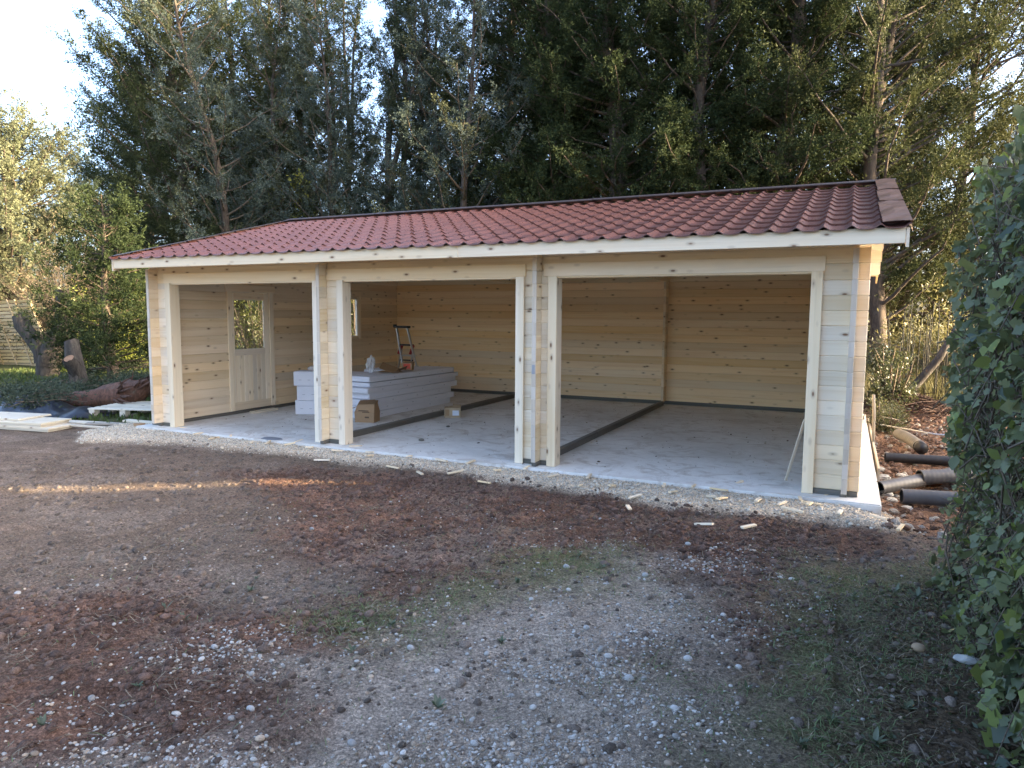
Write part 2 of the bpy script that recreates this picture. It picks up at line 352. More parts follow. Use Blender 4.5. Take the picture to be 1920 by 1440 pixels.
# ------------------------------------------------------------------ garage
LX, AX, BX, RX, T = -8.906, -5.893, -3.017, 0.0, .046
E0 = .15                       # front wall front face y
NC, CH = 16, .1356             # courses
WZ0 = .05; WZ1 = WZ0+NC*CH     # 2.22
YB = 6.05                      # inner face of back wall
EAVE_Y, EAVE_Z, RID_Y, RID_Z = -.345, 2.335, 3.13, 3.235
SLOPE = (RID_Z-EAVE_Z)/(RID_Y-EAVE_Y)
garage = thing('timber_garage', 'three bay open timber garage with pale spruce walls and red tile-effect roof', 'garage')
rng = random.Random(4)
def wall(name): 
    # an anchor mesh part: the buried sole of the wall carries the logs
    return name
def course(k): return WZ0+k*CH, WZ0+(k+1)*CH
def build_walls():
    jit = lambda: rng.uniform(-.0015, .0015)
    # sole plates carry the logs of their wall
    s_left = box('wall', (LX, .1, .003), (LX+T+.012, YB, WZ0), SOLE_Y, garage)
    s_right = box('wall', (RX-.012, .1, .003), (RX+T, YB, WZ0), SOLE_Y, garage)
    s_back = box('wall', (LX, YB-.012, .003), (RX+T, YB+T, WZ0+.015), SOLE_X, garage)
    s_front = {}
    def sub(parent, name, lo, hi, mat, bev=.006):
        o = box(name, lo, hi, mat, None, bev)
        o.parent = parent; o.location = o.location-parent.location; return o
    DOOR = (1.44, 2.30, 1.947); WIN = (3.92, 4.70, 1.137, 1.946)
    for k in range(NC):
        z0, z1 = course(k); j = jit()
        # left wall
        segs = [[0.0, YB+.25]]
        def cut(segs, a, b):
            r = []
            for s0, s1 in segs:
                if s1 <= a or s0 >= b: r.append([s0, s1])
                else:
                    if s0 < a: r.append([s0, a])
                    if s1 > b: r.append([b, s1])
            return r
        zc = (z0+z1)/2
        if zc < DOOR[2]: segs = cut(segs, DOOR[0], DOOR[1])
        if WIN[2] < zc < WIN[3]: segs = cut(segs, WIN[2+0]*0+WIN[0], WIN[1])
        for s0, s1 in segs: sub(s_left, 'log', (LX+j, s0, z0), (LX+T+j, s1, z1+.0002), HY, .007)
        sub(s_right, 'log', (RX+jit(), 0, z0), (RX+T+jit(), YB+.25, z1), WY)
        # log-end caps look (pale sawn end grain, 2 mm proud)
        for X, par in ((LX, s_left), (RX, s_right)):
            sub(par, 'log_end', (X+j-.001, -.004, z0+.001), (X+T+j+.001, .008, z1-.001), ENDG, .002)
        # back wall, three lengths between the cross walls
        xs = [LX-.2, AX+T/2, BX+T/2, RX+.22]
        for a, b in zip(xs[:-1], xs[1:]):
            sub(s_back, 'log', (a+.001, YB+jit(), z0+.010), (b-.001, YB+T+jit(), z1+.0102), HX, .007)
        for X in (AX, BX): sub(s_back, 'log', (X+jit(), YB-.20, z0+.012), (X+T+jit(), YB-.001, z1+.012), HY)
    # front wall piers
    piers = [(LX-.2, -8.60), (-6.03, -5.60), (-3.24, -2.81), (-.31, .145)]
    f_sole = None
    for (a, b) in piers:
        o = box('pier', (a+.02, E0-.012, .003), (b-.01, E0+T+.01, WZ0), SOLE_X, garage)
        for k in range(NC):
            z0, z1 = course(k)
            if z0 > 2.03: continue
            sub(o, 'log', (a, E0+jit(), z0), (b, E0+T+jit(), z1+.0002), FX, .007)
        cx = [x for x in (AX, BX) if a < x < b]
        for X in cx:
            sub(o, 'sole_plate', (X-.005, .02, .004), (X+T+.005, E0-.014, WZ0-.004), SOLE_Y)
            for k in range(NC):
                z0, z1 = course(k); j = jit()
                sub(o, 'log', (X+j, 0, z0), (X+T+j, E0-.002, z1), WY)
                sub(o, 'log_end', (X+j-.001, -.004, z0+.001), (X+T+j+.001, .008, z1-.001), ENDG, .002)
    # head logs over the openings (two courses, from the opening head up to the plate)
    hz = [(2.035, 2.098), (2.098, 2.232)]
    xs = [LX-.2, AX+T+.002, BX+T+.002, RX+.145]
    ends = [AX-.002, BX-.002, RX+.145]
    for i in range(3):
        a = xs[i]; b = ends[i]
        h = box('head_beam', (a, E0+.001, 2.098), (b, E0+T+.001, 2.236), WX, garage, .004)
        sub(h, 'log', (a, E0, 2.024), (b, E0+T, 2.097), WX)
    for i in range(3):
        box('plate_log', (xs[i]+.2 if i == 0 else xs[i], E0+.002, 2.237), (ends[i]-.1 if i == 2 else ends[i], E0+T, 2.425), WX, garage, .004)
        bx = [LX+T+.001, AX+T+.001, BX+T+.001]; bb = [AX-.001, BX-.001, RX-.001]
        box('plate_log', (bx[i], YB+.001, WZ1+.012), (bb[i], YB+T, 2.40), WX, garage, .004)
    for X in (AX, BX):
        t = box('tie_beam', (X, .0, WZ1+.001), (X+T, YB, WZ1+.13), WY, garage, .004)
    # lintel trims and post trims
    ops = [(-8.60, -6.03), (-5.60, -3.24), (-2.81, -.31)]
    tz0, tz1 = 2.03, 2.165
    for i, (a, b) in enumerate(ops):
        la, lb = a-.115, b+.09
        if i == 0: lb = b+.02
        if i == 1: la, lb = a-.24, b+.085
        if i == 2: la = a-.135
        box('lintel_trim', (la, E0-.022, tz0), (lb, E0-.001, tz1), TRIM_X, garage)
        box('lintel_lining', (a+.021, E0-.018, tz0-.020), (b-.021, E0+.115, tz0-.001), TRIM_X, garage)
        for s, x in ((1, a), (-1, b)):
            x0, x1 = (x-.075, x+.022) if s > 0 else (x-.022, x+.075)
            tr = box('post_trim', (x0, E0-.042, 0.002), (x1, E0-.0225, tz0-.001 if not (i == 2 and s < 0) else tz0-.001), TRIM_Z, garage)
            l0, l1 = (x+.0005, x+.0215) if s > 0 else (x-.0215, x-.0005)
            box('jamb_lining', (l0, E0-.022, .002), (l1, E0+.12, tz0-.021), TRIM_Z, garage)
    # thresholds
    for X in (AX, BX):
        n = 3; y = .2
        for k in range(n):
            y1 = y+(YB-.21-.2)/n
            box('threshold_beam', (X-.012, y, .002), (X+T+.014, y1-.004, .075+.002*k), SOLE_Y, garage, .004); y = y1
    # gables
    for X, par in ((LX, s_left), (RX, s_right)):
        for k in range(7):
            z0 = WZ1+k*CH; z1 = z0+CH
            def yl(z): return max(.05, EAVE_Y+(z+.10-EAVE_Z)/SLOPE)
            a0, a1 = yl(z0), yl(z1)
            if a0 > RID_Y-.12: break
            a1 = min(a1, RID_Y-.03)
            bm = bmesh.new(); vs = []
            for xx in (X, X+T):
                vs.append([bm.verts.new((xx, a0, z0+.001)), bm.verts.new((xx, 2*RID_Y-a0, z0+.001)), bm.verts.new((xx, 2*RID_Y-a1, z1)), bm.verts.new((xx, a1, z1))])
            bm.faces.new(vs[0][::-1]); bm.faces.new(vs[1])
            for i in range(4): bm.faces.new((vs[0][i], vs[0][(i+1) % 4], vs[1][(i+1) % 4], vs[1][i]))
            bmesh.ops.recalc_face_normals(bm, faces=list(bm.faces))
            o = bm_obj('gable_log', bm, WY); o.parent = par; o.location = -par.location
    # door
    x = LX+T
    dy0, dy1, dz = DOOR
    frame_m = TRIM_Z
    for a, b in ((dy0-.065, dy0+.03), (dy1-.03, dy1+.065)): box('door_trim', (x+.001, a, .055), (x+.02, b, dz+.02), TRIM_Z, garage)
    box('door_trim', (x+.0015, dy0-.10, dz+.021), (x+.026, dy1+.10, dz+.125), TRIM_Y, garage)
    door = box('door', (LX+.004, dy0+.002, .052), (LX+.030, dy1-.002, .18), TRIM_Y, garage, .002)
    def dsub(name, lo, hi, mat, bev=.002): return sub(door, name, lo, hi, mat, bev)
    zs = 1.04
    dsub('stile', (LX+.002, dy0+.002, .181), (LX+.034, dy0+.09, dz-.001), TRIM_Z); dsub('stile', (LX+.002, dy1-.12, .181), (LX+.034, dy1-.002, dz-.001), TRIM_Z)
    dsub('rail', (LX+.002, dy0+.091, zs-.10), (LX+.036, dy1-.121, zs), TRIM_Y); dsub('rail', (LX+.002, dy0+.091, 1.83), (LX+.034, dy1-.121, dz-.001), TRIM_Y)
    y = dy0+.091; n = 7; w = (dy1-.121-y)/n
    for k in range(n): dsub('plank', (LX+.008, y+.001, .181), (LX+.028, y+w-.001, zs-.101), TRIM_Z, .004); y += w
    dsub('glass_pane', (LX+.014, dy0+.0915, zs+.001), (LX+.018, dy1-.1215, 1.829), GLASS, 0)
    dsub('glazing_bead', (LX+.019, dy1-.140, zs+.001), (LX+.034, dy1-.1212, 1.829), TRIM_Z)
    # window
    w0, w1, wz0, wz1 = WIN
    win = box('window', (LX+.004, w0, wz0), (LX+T+.006, w1, wz0+.045), TRIM_Y, garage)
    def wsub(name, lo, hi, mat, bev=.003): return sub(win, name, lo, hi, mat, bev)
    wsub('frame', (LX+.004, w0, wz0+.046), (LX+T+.006, w0+.045, wz1), TRIM_Z); wsub('frame', (LX+.004, w1-.045, wz0+.046), (LX+T+.006, w1, wz1), TRIM_Z)
    wsub('frame', (LX+.004, w0+.046, wz1-.045), (LX+T+.006, w1-.046, wz1), TRIM_Y)
    wsub('glass_pane', (LX+.02, w0+.0455, wz0+.0455), (LX+.024, w1-.0455, wz1-.0455), GLASS, 0)
    for a, b in ((w0-.07, w0-.001), (w1+.001, w1+.07)): box('window_trim', (x+.001, a, wz0-.02), (x+.018, b, wz1+.02), TRIM_Z, garage)
    box('window_trim', (x+.001, w0-.08, wz1+.021), (x+.02, w1+.08, wz1+.10), TRIM_Y, garage)
def glass_mat():
    m, t, b = mat_new('clear_glass'); t.nodes.remove(b); o = [n for n in t.nodes if n.type == 'OUTPUT_MATERIAL'][0]
    g = N(t, 'ShaderNodeBsdfGlossy', Roughness=.02); tr = t.nodes.new('ShaderNodeBsdfTransparent'); mx = t.nodes.new('ShaderNodeMixShader')
    mx.inputs[0].default_value = .07; t.links.new(tr.outputs[0], mx.inputs[1]); t.links.new(g.outputs[0], mx.inputs[2]); t.links.new(mx.outputs[0], o.inputs[0]); return m
GLASS = glass_mat()
build_walls()

RX0, RX1 = -9.13, .40
def build_roof():
    waves, npan = 5, 9; pw = (RX1-RX0)/npan; wl = pw/waves
    L = math.hypot(RID_Y-EAVE_Y, RID_Z-EAVE_Z); rows = 11; rp = L/rows; A = .033
    nu = waves*12; U = np.linspace(0, pw, nu+1)
    ph = (U/wl) % 1.0; ph[-1] = 0 if abs(ph[-1]) < 1e-6 else ph[-1]
    prof = A*(.5+.5*np.cos(2*np.pi*(ph+.05*np.sin(2*np.pi*ph))))**2.6
    V = []; vv = []
    sv = [0.0, .0, .02, .3, .65, .985]
    lst = []
    for r in range(rows):
        for q, s in enumerate((0.0, .03, .35, .7, 1.0)):
            lst.append((r*rp+s*rp, .017*(1-s)))
    lst = [(-.03, .017)] + lst[0:]
    sl = np.array([a for a, b in lst]); st = np.array([b for a, b in lst])
    ca, sa = math.cos(math.atan(SLOPE)), math.sin(math.atan(SLOPE))
    for side in (1, -1):
        P = []
        for s, h in zip(sl, st):
            hh = prof+h-.010
            ss = s-.03*(prof/A)*0
            P.append(np.stack([U, np.full_like(U, ss*ca)-hh*sa, ss*sa+hh*ca], 1))
        P = np.array(P); n0, n1 = P.shape[:2]; VV = P.reshape(-1, 3)
        if side < 0: VV = VV*np.array([1, -1, 1])
        i = np.arange(n0-1)[:, None]*n1; j = np.arange(n1-1)[None]
        F = np.stack([i+j, i+j+1, i+n1+j+1, i+n1+j], -1).reshape(-1, 4)
        if side < 0: F = F[:, ::-1]
        # lip under the eave edge
        lip = VV[:n1]-np.array([0, 0, .006]); k = len(VV); VV = np.concatenate([VV, lip])
        jj = np.arange(n1-1); F2 = np.stack([k+jj, k+jj+1, jj+1, jj], -1); F = np.concatenate([F, F2])
        me = mesh_np('roof_sheet', VV, F, True)
        me.materials.append(ROOF)
        try: me.set_sharp_from_angle(angle=math.radians(35))
        except Exception: pass
        for p in range(npan):
            y0 = EAVE_Y if side > 0 else 2*RID_Y-EAVE_Y
            o = mobj('roof_sheet', me, ROOF, garage, (RX0+p*pw, y0, EAVE_Z+.0015*(p % 2)))
    # deck under the sheets
    for side in (1, -1):
        bm = bmesh.new(); a = math.atan(SLOPE)
        ya, yb = EAVE_Y+.03, RID_Y
        pts = [(ya, EAVE_Z-.012), (yb, RID_Z-.02), (yb, RID_Z-.045), (ya, EAVE_Z-.037)]
        if side < 0: pts = [(2*RID_Y-y, z) for y, z in pts]
        vs = [[bm.verts.new((x, y, z)) for y, z in pts] for x in (RX0+.03, RX1-.03)]
        bm.faces.new(vs[0]); bm.faces.new(vs[1][::-1])
        for i in range(4): bm.faces.new((vs[0][i], vs[1][i], vs[1][(i+1) % 4], vs[0][(i+1) % 4]))
        bmesh.ops.recalc_face_normals(bm, faces=list(bm.faces)); bm_obj('roof_deck', bm, WY, garage)
    # fascia boards (two lengths, butt joint) and barge boards
    fj = -3.72
    f1 = box('fascia', (RX0+.03, EAVE_Y+.008, EAVE_Z-.122), (fj-.001, EAVE_Y+.029, EAVE_Z+.006), TRIM_X, garage)
    f2 = box('fascia', (fj+.001, EAVE_Y+.008, EAVE_Z-.122), (RX1-.03, EAVE_Y+.029, EAVE_Z+.006), TRIM_X, garage)
    for x0, x1 in ((RX0+.005, RX0+.028), (RX1-.028, RX1-.005)):
        for side in (1, -1):
            bm = bmesh.new(); ya, yb = EAVE_Y+.002, RID_Y
            pts = [(ya, EAVE_Z-.002), (yb, RID_Z-.012), (yb, RID_Z-.155), (ya, EAVE_Z-.155)]
            if side < 0: pts = [(2*RID_Y-y, z) for y, z in pts]
            vs = [[bm.verts.new((x, y, z)) for y, z in pts] for x in (x0, x1)]
            bm.faces.new(vs[0]); bm.faces.new(vs[1][::-1])
            for i in range(4): bm.faces.new((vs[0][i], vs[1][i], vs[1][(i+1) % 4], vs[0][(i+1) % 4]))
            bmesh.ops.recalc_face_normals(bm, faces=list(bm.faces)); bm_obj('barge_board', bm, TRIM_Y, garage)
    # purlins: stacked logs at the ridge reaching under both verges, single logs lower down
    for k in range(6):
        z0 = 2.13+k*.148; z1 = z0+.146; ext = .31+.012*k
        for x0, x1 in ((RX+T+.001, ext), (LX-ext+.05, LX-.001)):
            bm = bmesh.new(); c = .018
            y0, y1 = 2.95, 3.0
            s = 1 if x0 > -1 else -1; tip = x1 if s > 0 else x0; rt = x0 if s > 0 else x1
            pts = [(rt, z0), (tip-s*c*1.8, z0), (tip, z0+c), (tip, z1), (rt, z1)]
            va = [bm.verts.new((x, y0, z)) for x, z in pts]; vb = [bm.verts.new((x, y1, z)) for x, z in pts]
            bm.faces.new(va); bm.faces.new(vb[::-1])
            for i in range(5): bm.faces.new((va[i], vb[i], vb[(i+1) % 5], va[(i+1) % 5]))
            bmesh.ops.recalc_face_normals(bm, faces=list(bm.faces)); bm_obj('bracket_log', bm, WX, garage)
    for y, w in ((.95, .05), (2.05, .05), (3.08, .06), (4.2, .05), (5.3, .05)):
        zt = EAVE_Z-.052+SLOPE*(min(y, 2*RID_Y-y)-EAVE_Y)-.012
        box('purlin', (RX0+.035, y, zt-.15), (RX1-.035, y+w, zt), WX, garage, .004)
    # verge flashing pieces at the right end, lapped; narrow dark strip at left; ridge strip
    ca = math.cos(math.atan(SLOPE)); a = math.atan(SLOPE)
    def flashing(x0, x1, s0, s1, off, mat, name, twist=0.0, side=1):
        bm = bmesh.new(); n = 6; rows_ = []
        for i in range(n+1):
            s = s0+(s1-s0)*i/n; yy = EAVE_Y+s*ca; zz = EAVE_Z+s*math.sin(a)+off
            if side < 0: yy = 2*RID_Y-yy
            w = .006*math.sin(i*1.7+s0*5)
            x1o = x1 if x1 > -4 else x1
            if x1 > -4: prof = [(x0+twist*s, zz+w), ((x0+x1)/2, zz+.006-w), (x1, zz+.002), (x1+.004, zz-.085)]
            else: prof = [(x0-.004, zz-.085), (x0, zz+.002), ((x0+x1)/2, zz+.004), (x1, zz)]
            rows_.append([bm.verts.new((x, yy, z)) for x, z in prof])
        for i in range(n):
            for j in range(3): bm.faces.new((rows_[i][j], rows_[i][j+1], rows_[i+1][j+1], rows_[i+1][j]))
        bmesh.ops.recalc_face_normals(bm, faces=list(bm.faces)); bm_obj(name, bm, mat, garage, smooth=False)
    for k, (s0, s1, o) in enumerate(((.0, 1.45, .052), (1.40, 2.45, .060), (2.40, L+.02, .068))):
        flashing(RX1-.20+.012*k, RX1+.012, s0, s1, o, FLASH, 'verge_flashing', -.006)
    for k, (s0, s1, o) in enumerate(((.0, 1.9, .050), (1.85, L+.02, .056))):
        flashing(RX0-.015, RX0+.07, s0, s1, o, DARKM, 'verge_flashing')
        flashing(RX0-.015, RX0+.07, s0, s1, o, DARKM, 'verge_flashing', side=-1)
        flashing(RX1-.20, RX1+.012, s0, s1, o, FLASH, 'verge_flashing', side=-1)
    for i in range(5):
        x0 = RX0-.02+i*1.91; x1 = x0+1.94
        bm = bmesh.new()
        pts = [(RID_Y-.10, RID_Z+.040), (RID_Y, RID_Z+.072), (RID_Y+.10, RID_Z+.040)]
        top = [[bm.verts.new((x, y, z+.002*(i % 2))) for y, z in pts] for x in (x0, x1)]; bot = [[bm.verts.new((x, y, z+.002*(i % 2)-.010)) for y, z in pts] for x in (x0, x1)]
        for j in range(2):
            bm.faces.new((top[0][j], top[1][j], top[1][j+1], top[0][j+1])); bm.faces.new((bot[0][j], bot[0][j+1], bot[1][j+1], bot[1][j]))
        for r0, r1 in ((0, 0), (2, 2)): bm.faces.new((top[0][r0], bot[0][r0], bot[1][r0], top[1][r0]))
        for e in (0, 1): bm.faces.new((top[e][0], top[e][1], top[e][2], bot[e][2], bot[e][1], bot[e][0]))
        bmesh.ops.recalc_face_normals(bm, faces=list(bm.faces)); bm_obj('ridge_flashing', bm, DARKM, garage)
build_roof()

# ------------------------------------------------------------------ things in and around the garage
def carton(name, label, cat, sx, sy, sz, loc, rz, mat, group=None, flaps=False, tape=None, tilt=0.0):
    """closed carton: body, two lid flaps with a seam, optional tape"""
    r = thing(name, label, cat, loc, rz, group); r.rotation_euler = (0, tilt, rz)
    box('body', (-sx/2, -sy/2, 0), (sx/2, sy/2, sz-.006), mat, r, .004)
    box('lid_flap', (-sx/2+.002, -sy/2+.002, sz-.005), (-.002, sy/2-.002, sz), mat, r, .001)
    box('lid_flap', (.002, -sy/2+.002, sz-.005), (sx/2-.002, sy/2-.002, sz+.001), mat, r, .001)
    box('flap', (-sx/2+.004, -sy/2-.004, .004), (sx/2-.004, -sy/2-.0005, sz-.012), mat, r, .001)
    for q in (-1, 1): box('print_mark', (q*sx*.2-.022, -sy/2-.0052, sz*.40), (q*sx*.2+.022, -sy/2-.0044, sz*.425), PRINTG, r, 0)
    if tape: box('tape', (-.02, -sy/2-.0055, sz*.35), (.02, -sy/2-.0045, sz-.004), tape, r, 0)
    return r
WHITEC = simple('white_carton', (.70, .71, .76), .6, 0, .05, 3.0); CARD = simple('brown_card', (.34, .215, .115), .75, 0, .14, 5.0, .1)
CARDG = simple('printed_card', (.40, .31, .20), .75, 0, .2, 7.0, .1); DARKP = simple('dark_print', (.09, .06, .04), .8); BLUEP = simple('pale_label', (.62, .68, .78), .6); REDP = simple('red_plastic', (.42, .03, .025), .4); BLACKP = simple('black_plastic', (.02, .02, .022), .45)
PRINTG = simple('grey_print', (.30, .31, .36), .7); REDL = simple('red_label', (.62, .07, .03), .5)
ALU = simple('aluminium', (.62, .62, .63), .32, .9, .08, 12.0); CLEAR = None
def film_mat():
    m, t, b = mat_new('plastic_film'); b.inputs['Base Color'].default_value = (.75, .76, .76, 1); b.inputs['Roughness'].default_value = .12
    b.inputs['Transmission Weight'].default_value = .0; o = [n for n in t.nodes if n.type == 'OUTPUT_MATERIAL'][0]
    tr = t.nodes.new('ShaderNodeBsdfTransparent'); mx = t.nodes.new('ShaderNodeMixShader'); mx.inputs[0].default_value = .38
    t.links.new(tr.outputs[0], mx.inputs[1]); t.links.new(b.outputs[0], mx.inputs[2]); t.links.new(mx.outputs[0], o.inputs[0]); return m
FILM = film_mat()
def crumple(name, label, cat, loc, sx, sy, sz, mat, seed, amp=.35, sub=3, freq=7.0, parent=None):
    bm = bmesh.new(); bmesh.ops.create_icosphere(bm, subdivisions=sub, radius=1.0); r = np.random.default_rng(seed)
    k = r.normal(size=(9, 3)); k /= np.linalg.norm(k, axis=1)[:, None]; ph = r.random(9)*6
    for v in bm.verts:
        p = np.array(v.co); d = 1+amp*sum(abs(math.sin(freq*(p@k[i])*.5+ph[i])) for i in range(9))/9-amp*.6
        q = p*d; v.co = Vector((q[0]*sx, q[1]*sy, max(q[2], -.92)*sz+sz*.92))
    o = bm_obj(name, bm, mat, parent, loc); return tag(o, label, cat) if parent is None else o

def contents():
    # three small white cartons stacked
    base = on_z(563, 777, 0.0); h = .228
    lab = ['white square carton at the bottom of the three-carton stack by the timber door', 'white square carton in the middle of the three-carton stack, turned a little', 'white square carton on top of the three-carton stack under crumpled plastic film']
    zc = 0.001
    for k in range(3):
        carton('white_carton', lab[k], 'carton', .36, .30, h, (base[0]+.03+(.03 if k == 1 else -.02*(k == 2)), base[1]+.18, zc), (.42, .50, .40)[k], WHITEC, 'small white cartons stacked in three'); zc += h+.003
    crumple('plastic_film', 'crumpled clear plastic film on top of the small white cartons', 'plastic film', (base[0]+.12, base[1]+.22, zc), .12, .10, .045, FILM, 3)
    # long flat cartons
    labs = ['at the bottom of the tall pile', 'second from the bottom of the tall pile', 'third from the bottom of the tall pile', 'fourth from the bottom of the tall pile', 'jutting forward below the top two of the tall pile', 'second from the top of the tall pile', 'on top of the tall pile, its edge torn open']
    hs = [.098, .098, .095, .095, .08, .07, .085]; z = .001; x0 = -6.63
    for k in range(7):
        dx = (0, -.015, .02, -.005, .03, -.02, -.012)[k]; dy = (0, .03, .02, .06, .0, .10, .08)[k]; ln = (2.45, 2.5, 2.45, 2.6, 2.7, 2.55, 2.45)[k]
        w = .62
        r = thing('flat_carton', 'long flat white carton '+labs[k], 'carton', (x0-w/2+dx, 1.98+dy-.03*(k == 4), z), (.012, -.01, .018, 0, .03, -.02, -.01)[k], 'long flat white cartons piled up')
        r.rotation_euler[2] += -.03
        s = hs[k]
        box('sleeve', (-w/2, .012, 0), (w/2, ln-.01, s), WHITEC, r, .003)
        box('end_flap', (-w/2+.004, 0, .004), (w/2-.004, .011, s-.004), WHITEC, r, .001)
        box('end_tab', (-w/2+.04, -.006, .012), (w/2-.02, -.001, s*.55), WHITEC, r, .001)
        for q in range(3): box('print_mark', (w/2+.0004, .35+q*.7+.13*k%.5, s*.45), (w/2+.0016, .38+q*.7+.13*k%.5, s*.55), PRINTG, r, 0)
        if k in (1, 3, 6): box('seam', (w/2+.0002, .05, s*.48), (w/2+.0012, ln-.2, s*.52), BLUEP, r, 0)
        z += s+(.004 if k < 5 else .012)
    ztop = z
    # low white cartons behind the pile
    for k, (px, py) in enumerate(((672, 700), (727, 692))):
        p = on_y(px, py, 3.1+.5*k)
        carton('white_carton', ('white carton behind the pile beside the clear bag', 'white carton behind the pile near the step ladder')[k], 'carton', .55, .5, .62+.02*k, (-7.65+.16*k, 2.9+.75*k, .001), .1, WHITEC)
    # clear bag, torn card and red label on the pile
    crumple('plastic_bag', 'clear crumpled plastic bag standing up on the long white cartons', 'plastic bag', (-6.98, 2.55, ztop+.002), .075, .06, .14, FILM, 15, .9, 4, 9.0)
    r = thing('cardboard_scraps', 'folded brown cardboard lying on the long white cartons', 'cardboard', (-6.85, 2.9, ztop+.002), .3)
    box('sheet', (-.18, -.12, 0), (.18, .12, .006), CARD, r, .001); o = box('sheet', (-.16, -.14, .05), (.16, .14, .055), CARD, r, .001, (.3, .35, .2)); box('sheet', (.05, .0, .03), (.24, .3, .035), CARD, r, .001, (-.25, -.3, .5))
    r = thing('red_label_box', 'small brown box with a red label on the long white cartons', 'box', (-6.80, 3.35, ztop+.002), .35)
    box('body', (-.09, -.07, 0), (.09, .07, .13), CARD, r); box('label', (-.055, -.073, .03), (.06, -.0705, .11), REDL, r, 0); box('lid_flap', (-.09, .071, .115), (.09, .16, .119), CARD, r, .001, (.4, 0, 0))
    # step ladder
    lad = thing('step_ladder', 'aluminium step ladder with black top and red hinges behind the white cartons', 'ladder', (-7.72, 4.55, 0), -.15)
    def bar(name, a, b, w, mat, par=lad, d=None):
        a = Vector(a); b = Vector(b); v = b-a
        me = box_mesh(w, d or w*.6, v.length, .003, mat.name); o = mobj(name, me, mat, par, tuple((a+b)/2)); o.rotation_mode = 'QUATERNION'; o.rotation_quaternion = v.to_track_quat('Z', 'Y'); return o
    for s in (-1, 1):
        bar('rail', (.42+s*.21, -.08, .001), (.0+s*.135, .0, 1.36), .042, ALU)
        bar('leg', (-.30+s*.20, .25, .001), (.10+s*.135, .05, 1.02), .034, ALU)
        bar('hinge', (.03+s*.15, .02, .86), (.135+s*.14, .01, 1.03), .05, REDP)
    for k in range(5):
        z = .22+k*.2; t = z/1.36; hw = .21+(.135-.21)*t-.022
        cx = .42*(1-t)
        box('step', (cx-hw, -.10+.08*t, z), (cx+hw, .02+.06*t, z+.028), ALU if k < 4 else BLACKP, lad)
    box('cross_brace', (-.16, .10, .72), (.17, .125, .745), BLACKP, lad)
    box('handle', (-.17, -.05, 1.355), (.17, .06, 1.395), BLACKP, lad, .01); box('handle', (-.20, -.04, 1.36), (-.172, .05, 1.42), BLACKP, lad, .008)
    # open brown carton
    b = on_z(674, 793, 0)
    r = thing('open_carton', 'brown cardboard carton with gaping top flaps in front of the white cartons', 'carton', (b[0]+.02, b[1]+.17, .001), .25)
    bm = bmesh.new(); w, d, h = .15, .12, .26
    base = [(-w, -d, 0), (w, -d, 0), (w, d, 0), (-w, d, 0)]; mid = [(-w*1.03, -d*1.05, .15), (w*1.05, -d*1.02, .15), (w*1.03, d, .15), (-w, d, .15)]; top = [(-w*.86, -d*.55, h), (w*.9, -d*.45, h+.012), (w*.92, d*.6, h+.02), (-w*.9, d*.55, h)]
    L = [[bm.verts.new(p) for p in q] for q in (base, mid, top)]
    bm.faces.new(L[0][::-1])
    for q in range(2):
        for i in range(4): bm.faces.new((L[q][i], L[q][(i+1) % 4], L[q+1][(i+1) % 4], L[q+1][i]))
    bmesh.ops.recalc_face_normals(bm, faces=list(bm.faces)); bm_obj('body', bm, CARD, r)
    def flap(p, nm='flap'):
        bm = bmesh.new(); bm.faces.new([bm.verts.new(q) for q in p]); g = bmesh.ops.solidify(bm, geom=list(bm.faces), thickness=.004); bm_obj(nm, bm, CARD, r)
    flap([(-w*.86, -d*.55, h), (w*.9, -d*.45, h+.012), (w*.85, d*.15, h+.075), (-w*.8, d*.1, h+.06)]); flap([(-w*.88, -d*.55, h-.03), (-w*.9, d*.55, h-.02), (-w*1.9, d*.5, h-.075), (-w*1.9, -d*.5, h-.095)])
    flap([(w*.92, d*.6, h+.02), (-w*.9, d*.55, h), (-w*.8, d*1.2, h+.05), (w*.8, d*1.2, h+.05)])
    for z0, z1, a0, a1 in ((.192, .204, -.09, .07), (.172, .182, -.03, .08), (.09, .112, .01, .075)): box('printed_text', (a0, -d*1.06-.0006, z0-.02), (a1, -d*1.06+.001, z1-.02), DARKP, r, 0)
    # small labelled box on the threshold
    p = on_z(838, 783, 0)
    r = thing('labelled_box', 'small printed cardboard box with pale label beside the long threshold', 'box', (p[0]+.04, p[1]+.11, .001), .5)
    box('body', (-.13, -.10, 0), (.13, .10, .155), CARDG, r); box('label', (.0, -.1025, .035), (.10, -.1005, .115), BLUEP, r, 0); box('printed_text', (-.115, -.1022, .03), (-.05, -.1004, .13), CARD, r, 0)
    box('printed_text', (.1302, -.06, .03), (.1312, .05, .12), DARKP, r, 0)
    box('lid_flap', (-.12, -.095, .158), (.02, .09, .161), CARDG, r, .001, (.0, -.25, 0)); box('lid_flap', (.0, -.09, .165), (.13, .1, .168), CARDG, r, .001, (.25, .12, 0))
    # stick leaning, plank on the floor, bits
    a = Vector((-.50, .56, .004)); b_ = Vector((-.338, .31, .66)); v = b_-a
    o = mobj('leaning_batten', box_mesh(.028, .012, v.length, .002, 'b'), TRIM_Z, None, tuple((a+b_)/2)); o.rotation_mode = 'QUATERNION'; o.rotation_quaternion = v.to_track_quat('Z', 'Y'); tag(o, 'thin pale batten leaning inside against the end post of the bay', 'batten')
    o = box('floor_plank', (-8.74, 1.66, .001), (-8.62, 2.18, .036), PALE_Y); tag(o, 'short pale plank lying on the slab by the timber door', 'plank')
    tg = box('paper_tag', (BX+.004, -.0075, 1.00), (BX+.038, -.0055, 1.10), simple('grey_paper', (.33, .34, .36), .7)); tag(tg, 'small grey paper tag stuck on the pillar log ends', 'paper tag')
